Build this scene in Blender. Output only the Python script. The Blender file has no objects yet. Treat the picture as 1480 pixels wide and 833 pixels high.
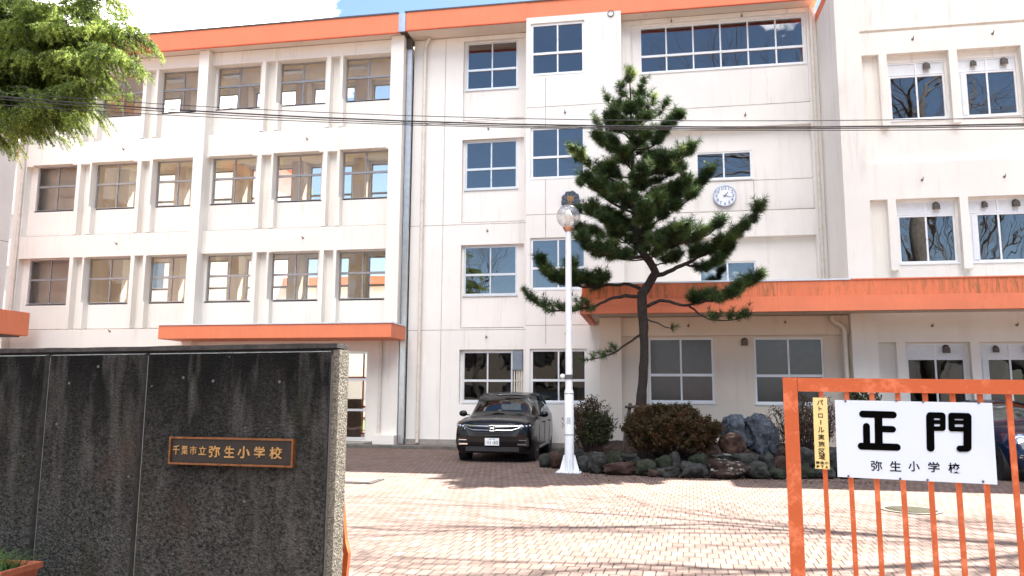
import bpy, math, random
import numpy as np
from mathutils import Vector, Matrix
random.seed(7)
RNG = np.random.default_rng(11)
R = math.radians
scene = bpy.context.scene
COL = scene.collection

# ------------------------------------------------------------------ camera frame
FOC, PITCH, YAW, ROLL = 1110.0, 0.13487, 0.17516, 0.00528
CAM = Vector((0, 0, 1.6))
_cy, _sy, _cp, _sp = math.cos(YAW), math.sin(YAW), math.cos(PITCH), math.sin(PITCH)
FW = Vector((-_sy*_cp, _cy*_cp, _sp)); RT0 = Vector((_cy, _sy, 0)); UP0 = RT0.cross(FW)
RT = RT0*math.cos(ROLL)+UP0*math.sin(ROLL); UP = -RT0*math.sin(ROLL)+UP0*math.cos(ROLL)
def ray(px, py): return FW*FOC+RT*(px-740)-UP*(py-416.5)
def onY(px, py, Y):
    d = ray(px, py); return CAM+d*(Y/d.y)
def onZ(px, py, Z=0.0):
    d = ray(px, py); return CAM+d*((Z-CAM.z)/d.z)
def onP(px, py, p0, n):
    d = ray(px, py); return CAM+d*((p0-CAM).dot(n)/d.dot(n))

# ------------------------------------------------------------------ objects
def tag(o, label=None, cat=None, group=None, kind=None):
    if label: o['label'] = label
    if cat: o['category'] = cat
    if group: o['group'] = group
    if kind: o['kind'] = kind
    return o
def empty(name, loc=(0, 0, 0), rz=0.0, **k):
    o = bpy.data.objects.new(name, None); COL.objects.link(o)
    o.location = loc; o.rotation_euler = (0, 0, rz); o.empty_display_size = .2
    return tag(o, **k)

class MB:
    """collects faces, then links them as one mesh object"""
    def __init__(s): s.v = []; s.f = []; s.mi = []; s.cm = 0
    def add(s, vs, fs):
        b = len(s.v); s.v += [tuple(p) for p in vs]
        s.f += [tuple(b+i for i in f) for f in fs]; s.mi += [s.cm]*len(fs); return s
    def quad(s, a, b, c, d): return s.add([a, b, c, d], [(0, 1, 2, 3)])
    def box(s, x0, x1, y0, y1, z0, z1):
        return s.add([(x0,y0,z0),(x1,y0,z0),(x1,y1,z0),(x0,y1,z0),(x0,y0,z1),(x1,y0,z1),(x1,y1,z1),(x0,y1,z1)],
            [(0,3,2,1),(4,5,6,7),(0,1,5,4),(1,2,6,5),(2,3,7,6),(3,0,4,7)])
    def obox(s, o, e1, e2, e3, a0, a1, b0, b1, c0, c1):
        """box in an arbitrary frame: o + a*e1 + b*e2 + c*e3"""
        P = lambda a, b, c: o+e1*a+e2*b+e3*c
        vs = [P(a0,b0,c0),P(a1,b0,c0),P(a1,b1,c0),P(a0,b1,c0),P(a0,b0,c1),P(a1,b0,c1),P(a1,b1,c1),P(a0,b1,c1)]
        return s.add(vs, [(0,3,2,1),(4,5,6,7),(0,1,5,4),(1,2,6,5),(2,3,7,6),(3,0,4,7)])
    def bbox(s, x0, x1, y0, y1, z0, z1, c=.02):
        """box with chamfered vertical/horizontal edges"""
        X = [x0, x0+c, x1-c, x1]; Y = [y0, y0+c, y1-c, y1]; Z = [z0, z0+c, z1-c, z1]
        vs = []; rings = []
        def ring(z, ins):
            i = c if ins else 0
            a0, a1, b0, b1 = x0+i, x1-i, y0+i, y1-i
            k = c*.5
            pts = [(a0+k,b0,z),(a1-k,b0,z),(a1,b0+k,z),(a1,b1-k,z),(a1-k,b1,z),(a0+k,b1,z),(a0,b1-k,z),(a0,b0+k,z)]
            b = len(vs); vs.extend(pts); rings.append(list(range(b, b+8)))
        ring(z0, True); ring(z0+c, False); ring(z1-c, False); ring(z1, True)
        fs = [tuple(reversed(rings[0])), tuple(rings[3])]
        for a, b in zip(rings, rings[1:]):
            for i in range(8): fs.append((a[i], a[(i+1) % 8], b[(i+1) % 8], b[i]))
        return s.add(vs, fs)
    def tube(s, pts, rad, n=8, cap=True):
        pts = [Vector(p) for p in pts]
        if not hasattr(rad, '__len__'): rad = [rad]*len(pts)
        vs = []; fs = []; prev = None
        for i, p in enumerate(pts):
            t = (pts[min(i+1, len(pts)-1)]-pts[max(i-1, 0)])
            if t.length < 1e-9: t = Vector((0, 0, 1))
            t.normalize()
            if prev is None:
                a = Vector((0, 0, 1)) if abs(t.z) < .9 else Vector((1, 0, 0))
                u = t.cross(a).normalized()
            else:
                u = prev-t*prev.dot(t)
                if u.length < 1e-6: u = t.orthogonal()
                u.normalize()
            prev = u; w = t.cross(u)
            for k in range(n):
                an = 2*math.pi*k/n
                vs.append(p+(u*math.cos(an)+w*math.sin(an))*rad[i])
        for i in range(len(pts)-1):
            for k in range(n):
                a = i*n+k; b = i*n+(k+1) % n
                fs.append((a, b, b+n, a+n))
        if cap:
            fs.append(tuple(reversed(range(n)))); fs.append(tuple(range((len(pts)-1)*n, len(pts)*n)))
        return s.add(vs, fs)
    def lathe(s, c, prof, n=24, ax=(0, 0, 1)):
        """prof: list of (radius, height along ax)"""
        ax = Vector(ax).normalized(); u = ax.orthogonal().normalized(); w = ax.cross(u); c = Vector(c)
        vs = []; fs = []
        for r, h in prof:
            for k in range(n):
                an = 2*math.pi*k/n
                vs.append(c+ax*h+(u*math.cos(an)+w*math.sin(an))*max(r, 1e-4))
        for i in range(len(prof)-1):
            for k in range(n):
                a = i*n+k; b = i*n+(k+1) % n
                fs.append((a, b, b+n, a+n))
        fs.append(tuple(reversed(range(n)))); fs.append(tuple(range((len(prof)-1)*n, len(prof)*n)))
        return s.add(vs, fs)
    def prism(s, pts, d):
        """closed polygon extruded by vector d"""
        n = len(pts); d = Vector(d); pts = [Vector(p) for p in pts]
        vs = pts+[p+d for p in pts]
        fs = [tuple(reversed(range(n))), tuple(range(n, 2*n))]
        for i in range(n): j = (i+1) % n; fs.append((i, j, j+n, i+n))
        return s.add(vs, fs)
    def sphere(s, c, r, nu=16, nv=10):
        if not hasattr(r, '__len__'): r = (r, r, r)
        prof = [(math.sin(math.pi*i/nv), -math.cos(math.pi*i/nv)) for i in range(nv+1)]
        b = len(s.v); s.lathe((0, 0, 0), prof, nu)
        for i in range(b, len(s.v)):
            x, y, z = s.v[i]; s.v[i] = (c[0]+x*r[0], c[1]+y*r[1], c[2]+z*r[2])
        return s
    def build(s, name, mats, parent=None, smooth=False, local=False, **k):
        me = bpy.data.meshes.new(name)
        me.from_pydata(s.v, [], s.f)
        if not isinstance(mats, (list, tuple)): mats = [mats]
        for m in mats: me.materials.append(m)
        if len(mats) > 1: me.polygons.foreach_set('material_index', s.mi)
        if smooth is True: me.polygons.foreach_set('use_smooth', [True]*len(me.polygons))
        me.update()
        o = bpy.data.objects.new(name, me); COL.objects.link(o)
        if smooth == 'auto':
            me.polygons.foreach_set('use_smooth', [True]*len(me.polygons))
            me.set_sharp_from_angle(angle=R(38))
        if parent is not None:
            o.parent = parent
            if not local:
                if parent.parent is None: o.matrix_parent_inverse = Matrix.Translation(-parent.location)
        elif k and not local and s.v:
            xs = np.array(s.v); c = Vector(((xs[:, 0].min()+xs[:, 0].max())/2, (xs[:, 1].min()+xs[:, 1].max())/2, xs[:, 2].min()))
            me.transform(Matrix.Translation(-c)); o.location = c
        return tag(o, **k)

def np_mesh(name, V, F, mat, parent=None, smooth=False, **k):
    """fast mesh from arrays; F is (n,3) or (n,4)"""
    me = bpy.data.meshes.new(name); V = np.asarray(V, dtype=np.float32); F = np.asarray(F, dtype=np.int32)
    me.vertices.add(len(V)); me.vertices.foreach_set('co', V.ravel())
    n, w = F.shape
    me.loops.add(n*w); me.loops.foreach_set('vertex_index', F.ravel())
    me.polygons.add(n); me.polygons.foreach_set('loop_start', np.arange(0, n*w, w, dtype=np.int32))
    me.polygons.foreach_set('loop_total', np.full(n, w, dtype=np.int32))
    for m in (mat if isinstance(mat, (list, tuple)) else [mat]): me.materials.append(m)
    me.update(calc_edges=True)
    if smooth: me.polygons.foreach_set('use_smooth', [True]*n)
    o = bpy.data.objects.new(name, me); COL.objects.link(o)
    if parent is not None:
        o.parent = parent; o.matrix_parent_inverse = Matrix.Translation(-parent.location)
    return tag(o, **k)

# ------------------------------------------------------------------ materials
class NT:
    def __init__(s, m): s.m = m; m.use_nodes = True; s.t = m.node_tree; s.n = s.t.nodes; s.l = s.t.links; s.n.clear()
    def node(s, ty, **k):
        x = s.n.new(ty)
        for a, b in k.items(): setattr(x, a, b)
        return x
    def link(s, a, b): s.l.new(a, b)
def rgba(c): return (c[0], c[1], c[2], 1)
def pbsdf(nt, rough=.6, metal=0.0, spec=.5):
    b = nt.node('ShaderNodeBsdfPrincipled'); b.inputs['Roughness'].default_value = rough
    b.inputs['Metallic'].default_value = metal; b.inputs['Specular IOR Level'].default_value = spec
    o = nt.node('ShaderNodeOutputMaterial'); nt.link(b.outputs[0], o.inputs[0]); return b
def coords(nt, scale=(1, 1, 1), rot=(0, 0, 0), obj=False):
    if obj: g = nt.node('ShaderNodeTexCoord').outputs['Object']
    else: g = nt.node('ShaderNodeNewGeometry').outputs['Position']
    mp = nt.node('ShaderNodeMapping'); mp.inputs['Scale'].default_value = scale; mp.inputs['Rotation'].default_value = rot
    nt.link(g, mp.inputs[0]); return mp.outputs[0]
def noise(nt, vec, scale=5, detail=4, rough=.6):
    n = nt.node('ShaderNodeTexNoise'); n.inputs['Scale'].default_value = scale; n.inputs['Detail'].default_value = detail
    n.inputs['Roughness'].default_value = rough; nt.link(vec, n.inputs['Vector']); return n.outputs[0]
def ramp(nt, fac, stops):
    r = nt.node('ShaderNodeValToRGB'); e = r.color_ramp.elements
    while len(e) < len(stops): e.new(.5)
    for i, (p, c) in enumerate(stops):
        e[i].position = p; e[i].color = rgba(c) if hasattr(c, '__len__') else (c, c, c, 1)
    nt.link(fac, r.inputs[0]); return r.outputs[0]
def mixc(nt, fac, a, b, mode='MIX'):
    m = nt.node('ShaderNodeMix', data_type='RGBA', blend_type=mode)
    for s_, v in ((m.inputs[0], fac), (m.inputs[6], a), (m.inputs[7], b)):
        if hasattr(v, 'is_linked') or hasattr(v, 'links'): nt.link(v, s_)
        elif hasattr(v, '__len__'): s_.default_value = rgba(v)
        else: s_.default_value = v
    return m.outputs[2]
def bump(nt, h, b, strength=.3, dist=.01):
    n = nt.node('ShaderNodeBump'); n.inputs['Strength'].default_value = strength; n.inputs['Distance'].default_value = dist
    nt.link(h, n.inputs['Height']); nt.link(n.outputs[0], b.inputs['Normal'])

def simple(name, c, rough=.6, metal=0.0, var=.12, scale=6.0, spec=.5, bmp=0.0, coat=0.0, obj=False):
    m = bpy.data.materials.new(name); nt = NT(m); b = pbsdf(nt, rough, metal, spec)
    v = coords(nt, obj=obj); n = noise(nt, v, scale)
    lo = tuple(x*(1-var) for x in c); hi = tuple(min(1, x*(1+var)) for x in c)
    nt.link(ramp(nt, n, [(.3, lo), (.7, hi)]), b.inputs['Base Color'])
    if bmp: bump(nt, noise(nt, v, scale*6), b, bmp)
    if coat: b.inputs['Coat Weight'].default_value = coat; b.inputs['Coat Roughness'].default_value = .04
    return m

def paint_wall(name, c, stain=(.44, .35, .26), amount=.5):
    """painted concrete: faint mottling, rain streaks, fine grain"""
    m = bpy.data.materials.new(name); nt = NT(m); b = pbsdf(nt, .85, 0, .25)
    v = coords(nt); big = noise(nt, v, .55, 5)
    base = mixc(nt, ramp(nt, big, [(.35, 0.0), (.7, 1.0)]), tuple(x*.93 for x in c), c)
    vs = coords(nt, scale=(3.2, 3.2, .22)); st = noise(nt, vs, 1.6, 6, .7)
    stv = ramp(nt, st, [(.52, 0.0), (.74, amount)])
    msk = ramp(nt, noise(nt, v, .35, 3), [(.42, 0.0), (.66, 1.0)])
    mul = nt.node('ShaderNodeMath', operation='MULTIPLY'); nt.link(stv, mul.inputs[0]); nt.link(msk, mul.inputs[1])
    col = mixc(nt, mul.outputs[0], base, stain)
    sp = ramp(nt, noise(nt, v, 55, 3), [(.62, 0.0), (.76, .22)])
    col = mixc(nt, sp, col, tuple(x*.6 for x in c))
    nt.link(col, b.inputs['Base Color'])
    bump(nt, noise(nt, v, 40, 4), b, .25, .006)
    return m

M = {}
M['cream'] = paint_wall('cream_paint', (.88, .845, .785))
M['white_wall'] = paint_wall('white_paint', (.88, .85, .81), (.48, .41, .34), .55)
M['cream_warm'] = paint_wall('cream_warm_paint', (.78, .68, .58))
M['grey_wall'] = paint_wall('grey_paint', (.60, .585, .57))
M['room'] = simple('room_wall', (.76, .66, .56), .9, var=.06, scale=1.5)
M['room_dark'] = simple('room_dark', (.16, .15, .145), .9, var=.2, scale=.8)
M['alu'] = simple('aluminium_frame', (.72, .74, .77), .38, .55, var=.06, scale=3)
M['alu_bronze'] = simple('bronze_frame', (.34, .33, .34), .4, .5, var=.08, scale=3)
M['alu_white'] = simple('white_frame', (.80, .82, .85), .4, .0, var=.05, scale=3)
M['panel'] = simple('frame_panel', (.74, .77, .80), .5, 0, var=.05, scale=8)
M['steel'] = simple('steel', (.62, .64, .67), .32, .9, var=.12, scale=5)
M['dark_metal'] = simple('dark_metal', (.10, .10, .105), .45, .4, var=.2, scale=12)
M['hood'] = simple('vent_hood_metal', (.10, .085, .075), .5, .3, var=.25, scale=20)
M['pipe'] = simple('pipe_paint', (.72, .66, .58), .5, 0, var=.1, scale=5)
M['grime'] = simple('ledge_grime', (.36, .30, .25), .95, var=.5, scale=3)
M['drip'] = simple('drip_red', (.66, .13, .055), .6)
M['hook'] = simple('hook_metal', (.26, .22, .18), .6, .3, var=.2)
M['rust'] = simple('rust', (.30, .13, .06), .8, 0, var=.35, scale=25)
M['black'] = simple('black_plastic', (.018, .018, .02), .5, 0, var=.2, scale=9)
M['rubber'] = simple('tyre_rubber', (.02, .02, .021), .85, 0, var=.2, scale=20)

def fascia_mat(name, c, stained):
    m = bpy.data.materials.new(name); nt = NT(m); b = pbsdf(nt, .6, 0, .35)
    v = coords(nt); n = noise(nt, v, 1.2, 5)
    col = mixc(nt, ramp(nt, n, [(.35, 0.0), (.7, 1.0)]), tuple(x*.9 for x in c), c)
    vs = coords(nt, scale=(6, 6, .8)); st = ramp(nt, noise(nt, vs, 2.2, 7, .75), [(.46, 0.0), (.64, stained)])
    msk = ramp(nt, noise(nt, v, .6, 3), [(.36, .12), (.56, 1.0)])
    mul = nt.node('ShaderNodeMath', operation='MULTIPLY'); nt.link(st, mul.inputs[0]); nt.link(msk, mul.inputs[1])
    col = mixc(nt, mul.outputs[0], col, (.20, .12, .045))
    nt.link(col, b.inputs['Base Color']); bump(nt, noise(nt, v, 30, 3), b, .15, .005)
    return m
M['orange'] = fascia_mat('orange_fascia', (.84, .25, .125), .12)
M['orange_st'] = fascia_mat('orange_canopy_fascia', (.82, .23, .105), .85)
M['orange_gate'] = None

def gate_mat():
    m = bpy.data.materials.new('orange_gate_paint'); nt = NT(m); b = pbsdf(nt, .5, 0, .4)
    v = coords(nt); n = noise(nt, v, 10, 6, .7)
    col = mixc(nt, ramp(nt, n, [(.50, 0.0), (.60, 1.0)]), (.53, .11, .031), (.70, .19, .08))
    r = ramp(nt, noise(nt, v, 44, 6, .8), [(.62, 0.0), (.70, .85)])
    col = mixc(nt, r, col, (.23, .07, .025))
    nt.link(col, b.inputs['Base Color']); bump(nt, noise(nt, v, 60, 4), b, .35, .004)
    return m
M['orange_gate'] = gate_mat()

def glass_mat(name, tint, refl, base=.04, rough=0.0, wav=.012):
    m = bpy.data.materials.new(name); nt = NT(m)
    tr = nt.node('ShaderNodeBsdfTransparent'); tr.inputs[0].default_value = rgba(tint)
    gl = nt.node('ShaderNodeBsdfGlossy'); gl.inputs['Roughness'].default_value = rough; gl.inputs[0].default_value = (.95, .97, 1, 1)
    fr = nt.node('ShaderNodeFresnel'); fr.inputs[0].default_value = 1.5
    ma = nt.node('ShaderNodeMath', operation='MULTIPLY_ADD'); ma.inputs[1].default_value = refl; ma.inputs[2].default_value = base
    nt.link(fr.outputs[0], ma.inputs[0]); ma.use_clamp = True
    bp = nt.node('ShaderNodeBump'); bp.inputs['Strength'].default_value = .5; bp.inputs['Distance'].default_value = wav
    nt.link(noise(nt, coords(nt), .9, 2), bp.inputs['Height']); nt.link(bp.outputs[0], gl.inputs['Normal'])
    mx = nt.node('ShaderNodeMixShader'); nt.link(ma.outputs[0], mx.inputs[0]); nt.link(tr.outputs[0], mx.inputs[1]); nt.link(gl.outputs[0], mx.inputs[2])
    o = nt.node('ShaderNodeOutputMaterial'); nt.link(mx.outputs[0], o.inputs[0]); return m
M['glass'] = glass_mat('window_glass', (.82, .85, .87), 1.6, .03)
M['glass_dk'] = glass_mat('dark_window_glass', (.42, .46, .52), 1.9, .15)
M['glass_low'] = glass_mat('ground_floor_glass', (.30, .31, .31), .9, .02)
M['glass_frost'] = glass_mat('frosted_window_glass', (.35, .35, .33), 1.2, .05, .25)
M['glass_thru'] = glass_mat('corridor_glass', (.97, .94, .90), 1.0, .03)
M['glass_car'] = glass_mat('car_glass', (.40, .43, .42), 1.0, .02, 0, .002)

def brick_ground():
    m = bpy.data.materials.new('brick_paving'); nt = NT(m); b = pbsdf(nt, .9, 0, .2)
    v = coords(nt, rot=(0, 0, R(3)))
    br = nt.node('ShaderNodeTexBrick'); br.offset = .5; br.inputs['Scale'].default_value = 1
    br.inputs['Brick Width'].default_value = .115; br.inputs['Row Height'].default_value = .23
    br.inputs['Mortar Size'].default_value = .0075; br.inputs['Mortar Smooth'].default_value = .3; br.inputs['Bias'].default_value = 0
    br.inputs['Color1'].default_value = (.15, .102, .083, 1); br.inputs['Color2'].default_value = (.225, .155, .132, 1)
    br.inputs['Mortar'].default_value = (.03, .018, .013, 1); nt.link(v, br.inputs[0])
    p = coords(nt); n = noise(nt, p, .8, 6, .65)
    col = mixc(nt, ramp(nt, n, [(.35, .0), (.7, .5)]), br.outputs[0], (.18, .145, .12))
    d = ramp(nt, noise(nt, p, 3.0, 6, .75), [(.5, 0.0), (.75, .45)])
    col = mixc(nt, d, col, (.07, .048, .036)); nt.link(col, b.inputs['Base Color'])
    inv = nt.node('ShaderNodeMath', operation='SUBTRACT'); inv.inputs[0].default_value = 1; nt.link(br.outputs[1], inv.inputs[1])
    ad = nt.node('ShaderNodeMath', operation='MULTIPLY_ADD'); nt.link(noise(nt, p, 60, 4), ad.inputs[0]); ad.inputs[1].default_value = .25; nt.link(inv.outputs[0], ad.inputs[2])
    bump(nt, ad.outputs[0], b, .6, .006); return m
M['paving'] = brick_ground()
M['asphalt'] = simple('asphalt', (.06, .06, .062), .95, var=.2, scale=40, bmp=.4)
M['concrete'] = simple('concrete', (.30, .285, .26), .9, var=.2, scale=7, bmp=.4)
M['soil'] = simple('soil', (.03, .017, .011), .95, var=.5, scale=9, bmp=.8)
M['grass'] = simple('lawn', (.075, .115, .035), .9, var=.4, scale=4, bmp=.5)

def pebble_wall(name, a, b_, dark_top=True, z0=.3, z1=1.9):
    """washed aggregate finish: pebbles, soot at the top, damp streaks"""
    m = bpy.data.materials.new(name); nt = NT(m); b = pbsdf(nt, .92, 0, .2)
    v = coords(nt)
    vo = nt.node('ShaderNodeTexVoronoi'); vo.inputs['Scale'].default_value = 75; nt.link(v, vo.inputs[0])
    n2 = noise(nt, v, 48, 6, .78)
    col = mixc(nt, ramp(nt, n2, [(.38, 0.0), (.64, 1.0)]), a, b_)
    if dark_top:
        sep = nt.node('ShaderNodeSeparateXYZ'); nt.link(v, sep.inputs[0])
        wob = nt.node('ShaderNodeMath', operation='MULTIPLY_ADD'); nt.link(noise(nt, coords(nt, scale=(3, 3, .7)), 1.6, 5), wob.inputs[0]); wob.inputs[1].default_value = 1.1; nt.link(sep.outputs[2], wob.inputs[2])
        mr = nt.node('ShaderNodeMapRange'); mr.inputs[1].default_value = 1.35; mr.inputs[2].default_value = 2.3; nt.link(wob.outputs[0], mr.inputs[0])
        col = mixc(nt, mr.outputs[0], col, tuple(x*.5 for x in a))
        st = ramp(nt, noise(nt, coords(nt, scale=(5, 5, .9)), 1.9, 5, .6), [(.50, 0.0), (.70, .65)])
        col = mixc(nt, st, col, (.125, .118, .11))
        st2 = ramp(nt, noise(nt, coords(nt, scale=(4, 4, 1.4)), 1.3, 4, .6), [(.55, 0.0), (.72, .5)])
        col = mixc(nt, st2, col, (.030, .032, .014))
        st3 = ramp(nt, noise(nt, v, 1.1, 4, .6), [(.58, 0.0), (.72, .5)])
        col = mixc(nt, st3, col, (.085, .050, .038))
        wp = ramp(nt, noise(nt, v, 21, 2, .5), [(.735, 0.0), (.76, .6)])
        col = mixc(nt, wp, col, (.22, .21, .2))
    else:
        dk = ramp(nt, noise(nt, v, 150, 3, .8), [(.5, 0.0), (.62, .7)]); col = mixc(nt, dk, col, (.05, .042, .03))
    nt.link(col, b.inputs['Base Color'])
    ad = nt.node('ShaderNodeMath', operation='MULTIPLY_ADD'); nt.link(n2, ad.inputs[0]); ad.inputs[1].default_value = 1.6; nt.link(vo.outputs[0], ad.inputs[2])
    bump(nt, ad.outputs[0], b, 1.0, .012); return m
M['pebble'] = pebble_wall('washed_pebble', (.010, .010, .009), (.118, .115, .105))
M['pebble_end'] = pebble_wall('washed_pebble_pale', (.13, .12, .095), (.40, .37, .30), False)
M['wall_trim'] = simple('grey_mortar_trim', (.16, .155, .145), .85, var=.25, scale=14, bmp=.2)
M['bevel_top_lit'] = simple('bevel_top_lit', (.30, .29, .27), .9, var=.4, scale=20)  # paler than the side bevels, sunlit top edge put into the colour
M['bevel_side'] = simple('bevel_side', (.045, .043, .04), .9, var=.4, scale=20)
M['orange_frame'] = simple('orange_frame', (.45, .10, .04), .5)
M['bronze'] = simple('bronze', (.22, .085, .03), .5, .4, var=.4, scale=30)
M['plaque_dark'] = simple('dark_bronze', (.022, .017, .014), .5, .2, var=.2, scale=30)
M['gold'] = simple('gold_lettering', (.42, .24, .085), .5, .3, var=.2, scale=40)
M['sign_white'] = simple('sign_white', (.66, .73, .83), .35, 0, var=.02, scale=4)
M['sign_yellow'] = simple('sign_yellow', (.82, .63, .26), .5, 0, var=.06, scale=20)
M['ink'] = simple('black_ink', (.003, .003, .003), .9, 0, var=.05, spec=0)
M['ink_brown'] = simple('brown_ink', (.012, .005, .003), .9, 0, var=.05, spec=0)

def leaf_mat(name, stops, trans=.35, scale=2.0, rough=.55):
    m = bpy.data.materials.new(name); nt = NT(m)
    g = nt.node('ShaderNodeNewGeometry'); n = noise(nt, g.outputs['Position'], scale, 3)
    n2 = noise(nt, g.outputs['Position'], scale*14, 2)
    mx = nt.node('ShaderNodeMath', operation='MULTIPLY_ADD'); nt.link(n2, mx.inputs[0]); mx.inputs[1].default_value = .5
    ad = nt.node('ShaderNodeMath', operation='MULTIPLY'); nt.link(n, ad.inputs[0]); ad.inputs[1].default_value = .5; nt.link(ad.outputs[0], mx.inputs[2])
    c = ramp(nt, mx.outputs[0], stops)
    d = nt.node('ShaderNodeBsdfPrincipled'); d.inputs['Roughness'].default_value = rough; d.inputs['Specular IOR Level'].default_value = .3; nt.link(c, d.inputs['Base Color'])
    t = nt.node('ShaderNodeBsdfTranslucent'); nt.link(c, t.inputs[0])
    ms = nt.node('ShaderNodeMixShader'); ms.inputs[0].default_value = trans
    nt.link(d.outputs[0], ms.inputs[1]); nt.link(t.outputs[0], ms.inputs[2])
    o = nt.node('ShaderNodeOutputMaterial'); nt.link(ms.outputs[0], o.inputs[0]); return m
M['pine'] = leaf_mat('pine_needles', [(.38, (.013, .030, .012)), (.51, (.045, .085, .026)), (.62, (.16, .22, .06))], .30, 2.6)
M['pine_lit'] = leaf_mat('sunlit_pine_needles', [(.35, (.18, .24, .06)), (.65, (.42, .50, .17))], .5, 3)  # pale colour paints in the sunlight on the needle tips
M['cedar'] = leaf_mat('cedar_needles', [(.40, (.02, .045, .010)), (.49, (.17, .26, .04)), (.58, (.50, .60, .13))], .52, 1.7)
M['azalea'] = leaf_mat('azalea_leaves', [(.35, (.045, .020, .011)), (.5, (.050, .042, .014)), (.65, (.105, .032, .016))], .2, 2.5)
M['azalea_g'] = leaf_mat('shrub_leaves', [(.35, (.015, .028, .010)), (.65, (.05, .07, .022))], .2, 3)
M['grass_leaf'] = leaf_mat('grass_blades', [(.3, (.04, .10, .02)), (.7, (.14, .24, .06))], .3, 9)
M['twig'] = simple('twig_bark', (.045, .026, .02), .9, var=.3, scale=14)
M['bark'] = simple('pine_bark', (.028, .020, .017), .95, var=.55, scale=13, bmp=1.0)
M['bark_grey'] = simple('grey_bark', (.10, .088, .075), .95, var=.4, scale=10, bmp=.6)
def rock_mat(name, a, b_, vein=None, scale=5):
    m = bpy.data.materials.new(name); nt = NT(m); b = pbsdf(nt, .9, 0, .3); v = coords(nt)
    col = mixc(nt, ramp(nt, noise(nt, v, scale, 6, .7), [(.38, 0.0), (.62, 1.0)]), a, b_)
    if vein: col = mixc(nt, ramp(nt, noise(nt, coords(nt, scale=(1, 1, 2.5)), scale*1.7, 6, .75), [(.58, 0.0), (.64, 1.0)]), col, vein)
    nt.link(col, b.inputs['Base Color']); bump(nt, noise(nt, v, scale*4, 6, .7), b, .8, .03); return m
M['rk_grey'] = rock_mat('grey_stone', (.013, .013, .012), (.052, .053, .048))
M['rk_moss'] = rock_mat('mossy_stone', (.012, .016, .009), (.038, .044, .026))
M['rk_red'] = rock_mat('reddish_stone', (.025, .013, .009), (.075, .042, .030))
M['rk_vein'] = rock_mat('veined_stone', (.016, .009, .007), (.045, .028, .022), (.34, .33, .31), 4)
M['rk_blue'] = rock_mat('blue_grey_stone', (.018, .023, .030), (.085, .10, .125), (.16, .18, .21), 3.5)

# ------------------------------------------------------------------ lettering
def char_geo(ch, bold=0.0):
    cu = bpy.data.curves.new('glyph', 'FONT'); cu.body = ch; cu.size = 1; cu.offset = bold; cu.resolution_u = 4; cu.extrude = .5
    o = bpy.data.objects.new('glyph', cu); COL.objects.link(o)
    dg = bpy.context.evaluated_depsgraph_get(); dg.update()
    me = bpy.data.meshes.new_from_object(o.evaluated_get(dg))
    V = [v.co.copy() for v in me.vertices]; F = [tuple(p.vertices) for p in me.polygons]
    bpy.data.objects.remove(o); bpy.data.curves.remove(cu); bpy.data.meshes.remove(me)
    return V, F
_gc = {}
def put_char(mb, ch, c, h, e1, e2, n, bold=0.0, depth=.002, w=None, fixed=None):
    """one character centred at c; h = height; n points to the viewer. fixed = em height, keeps glyph proportions"""
    if (ch, bold) not in _gc: _gc[(ch, bold)] = char_geo(ch, bold)
    V, F = _gc[(ch, bold)]
    if not V: return
    x0 = min(v.x for v in V); x1 = max(v.x for v in V); y0 = min(v.y for v in V); y1 = max(v.y for v in V)
    s = h/(y1-y0) if fixed is None else fixed
    sx = s if w is None else w/(x1-x0)
    mb.add([c+e1*((v.x-(x0+x1)/2)*sx)+e2*((v.y-(y0+y1)/2)*s)+n*((v.z+.5)*depth) for v in V], F)
def capsule(mb, o, e1, e2, n, a, b, r, lift=0.0, depth=.0015, ra=True, rb=True):
    """rounded stroke from a to b (2D) in plane frame"""
    a = Vector(a); b = Vector(b); d = (b-a).normalized(); p = Vector((-d.y, d.x)); pts = []
    K = 8
    for k in range(K+1):
        t = math.pi/2+math.pi*k/K; pts.append(a+(d*math.cos(t)+p*math.sin(t))*r)
    for k in range(K+1):
        t = -math.pi/2+math.pi*k/K; pts.append(b+(d*math.cos(t)+p*math.sin(t))*r)
    P = [o+e1*q.x+e2*q.y+n*lift for q in pts]
    mb.prism(P, n*depth)
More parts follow.
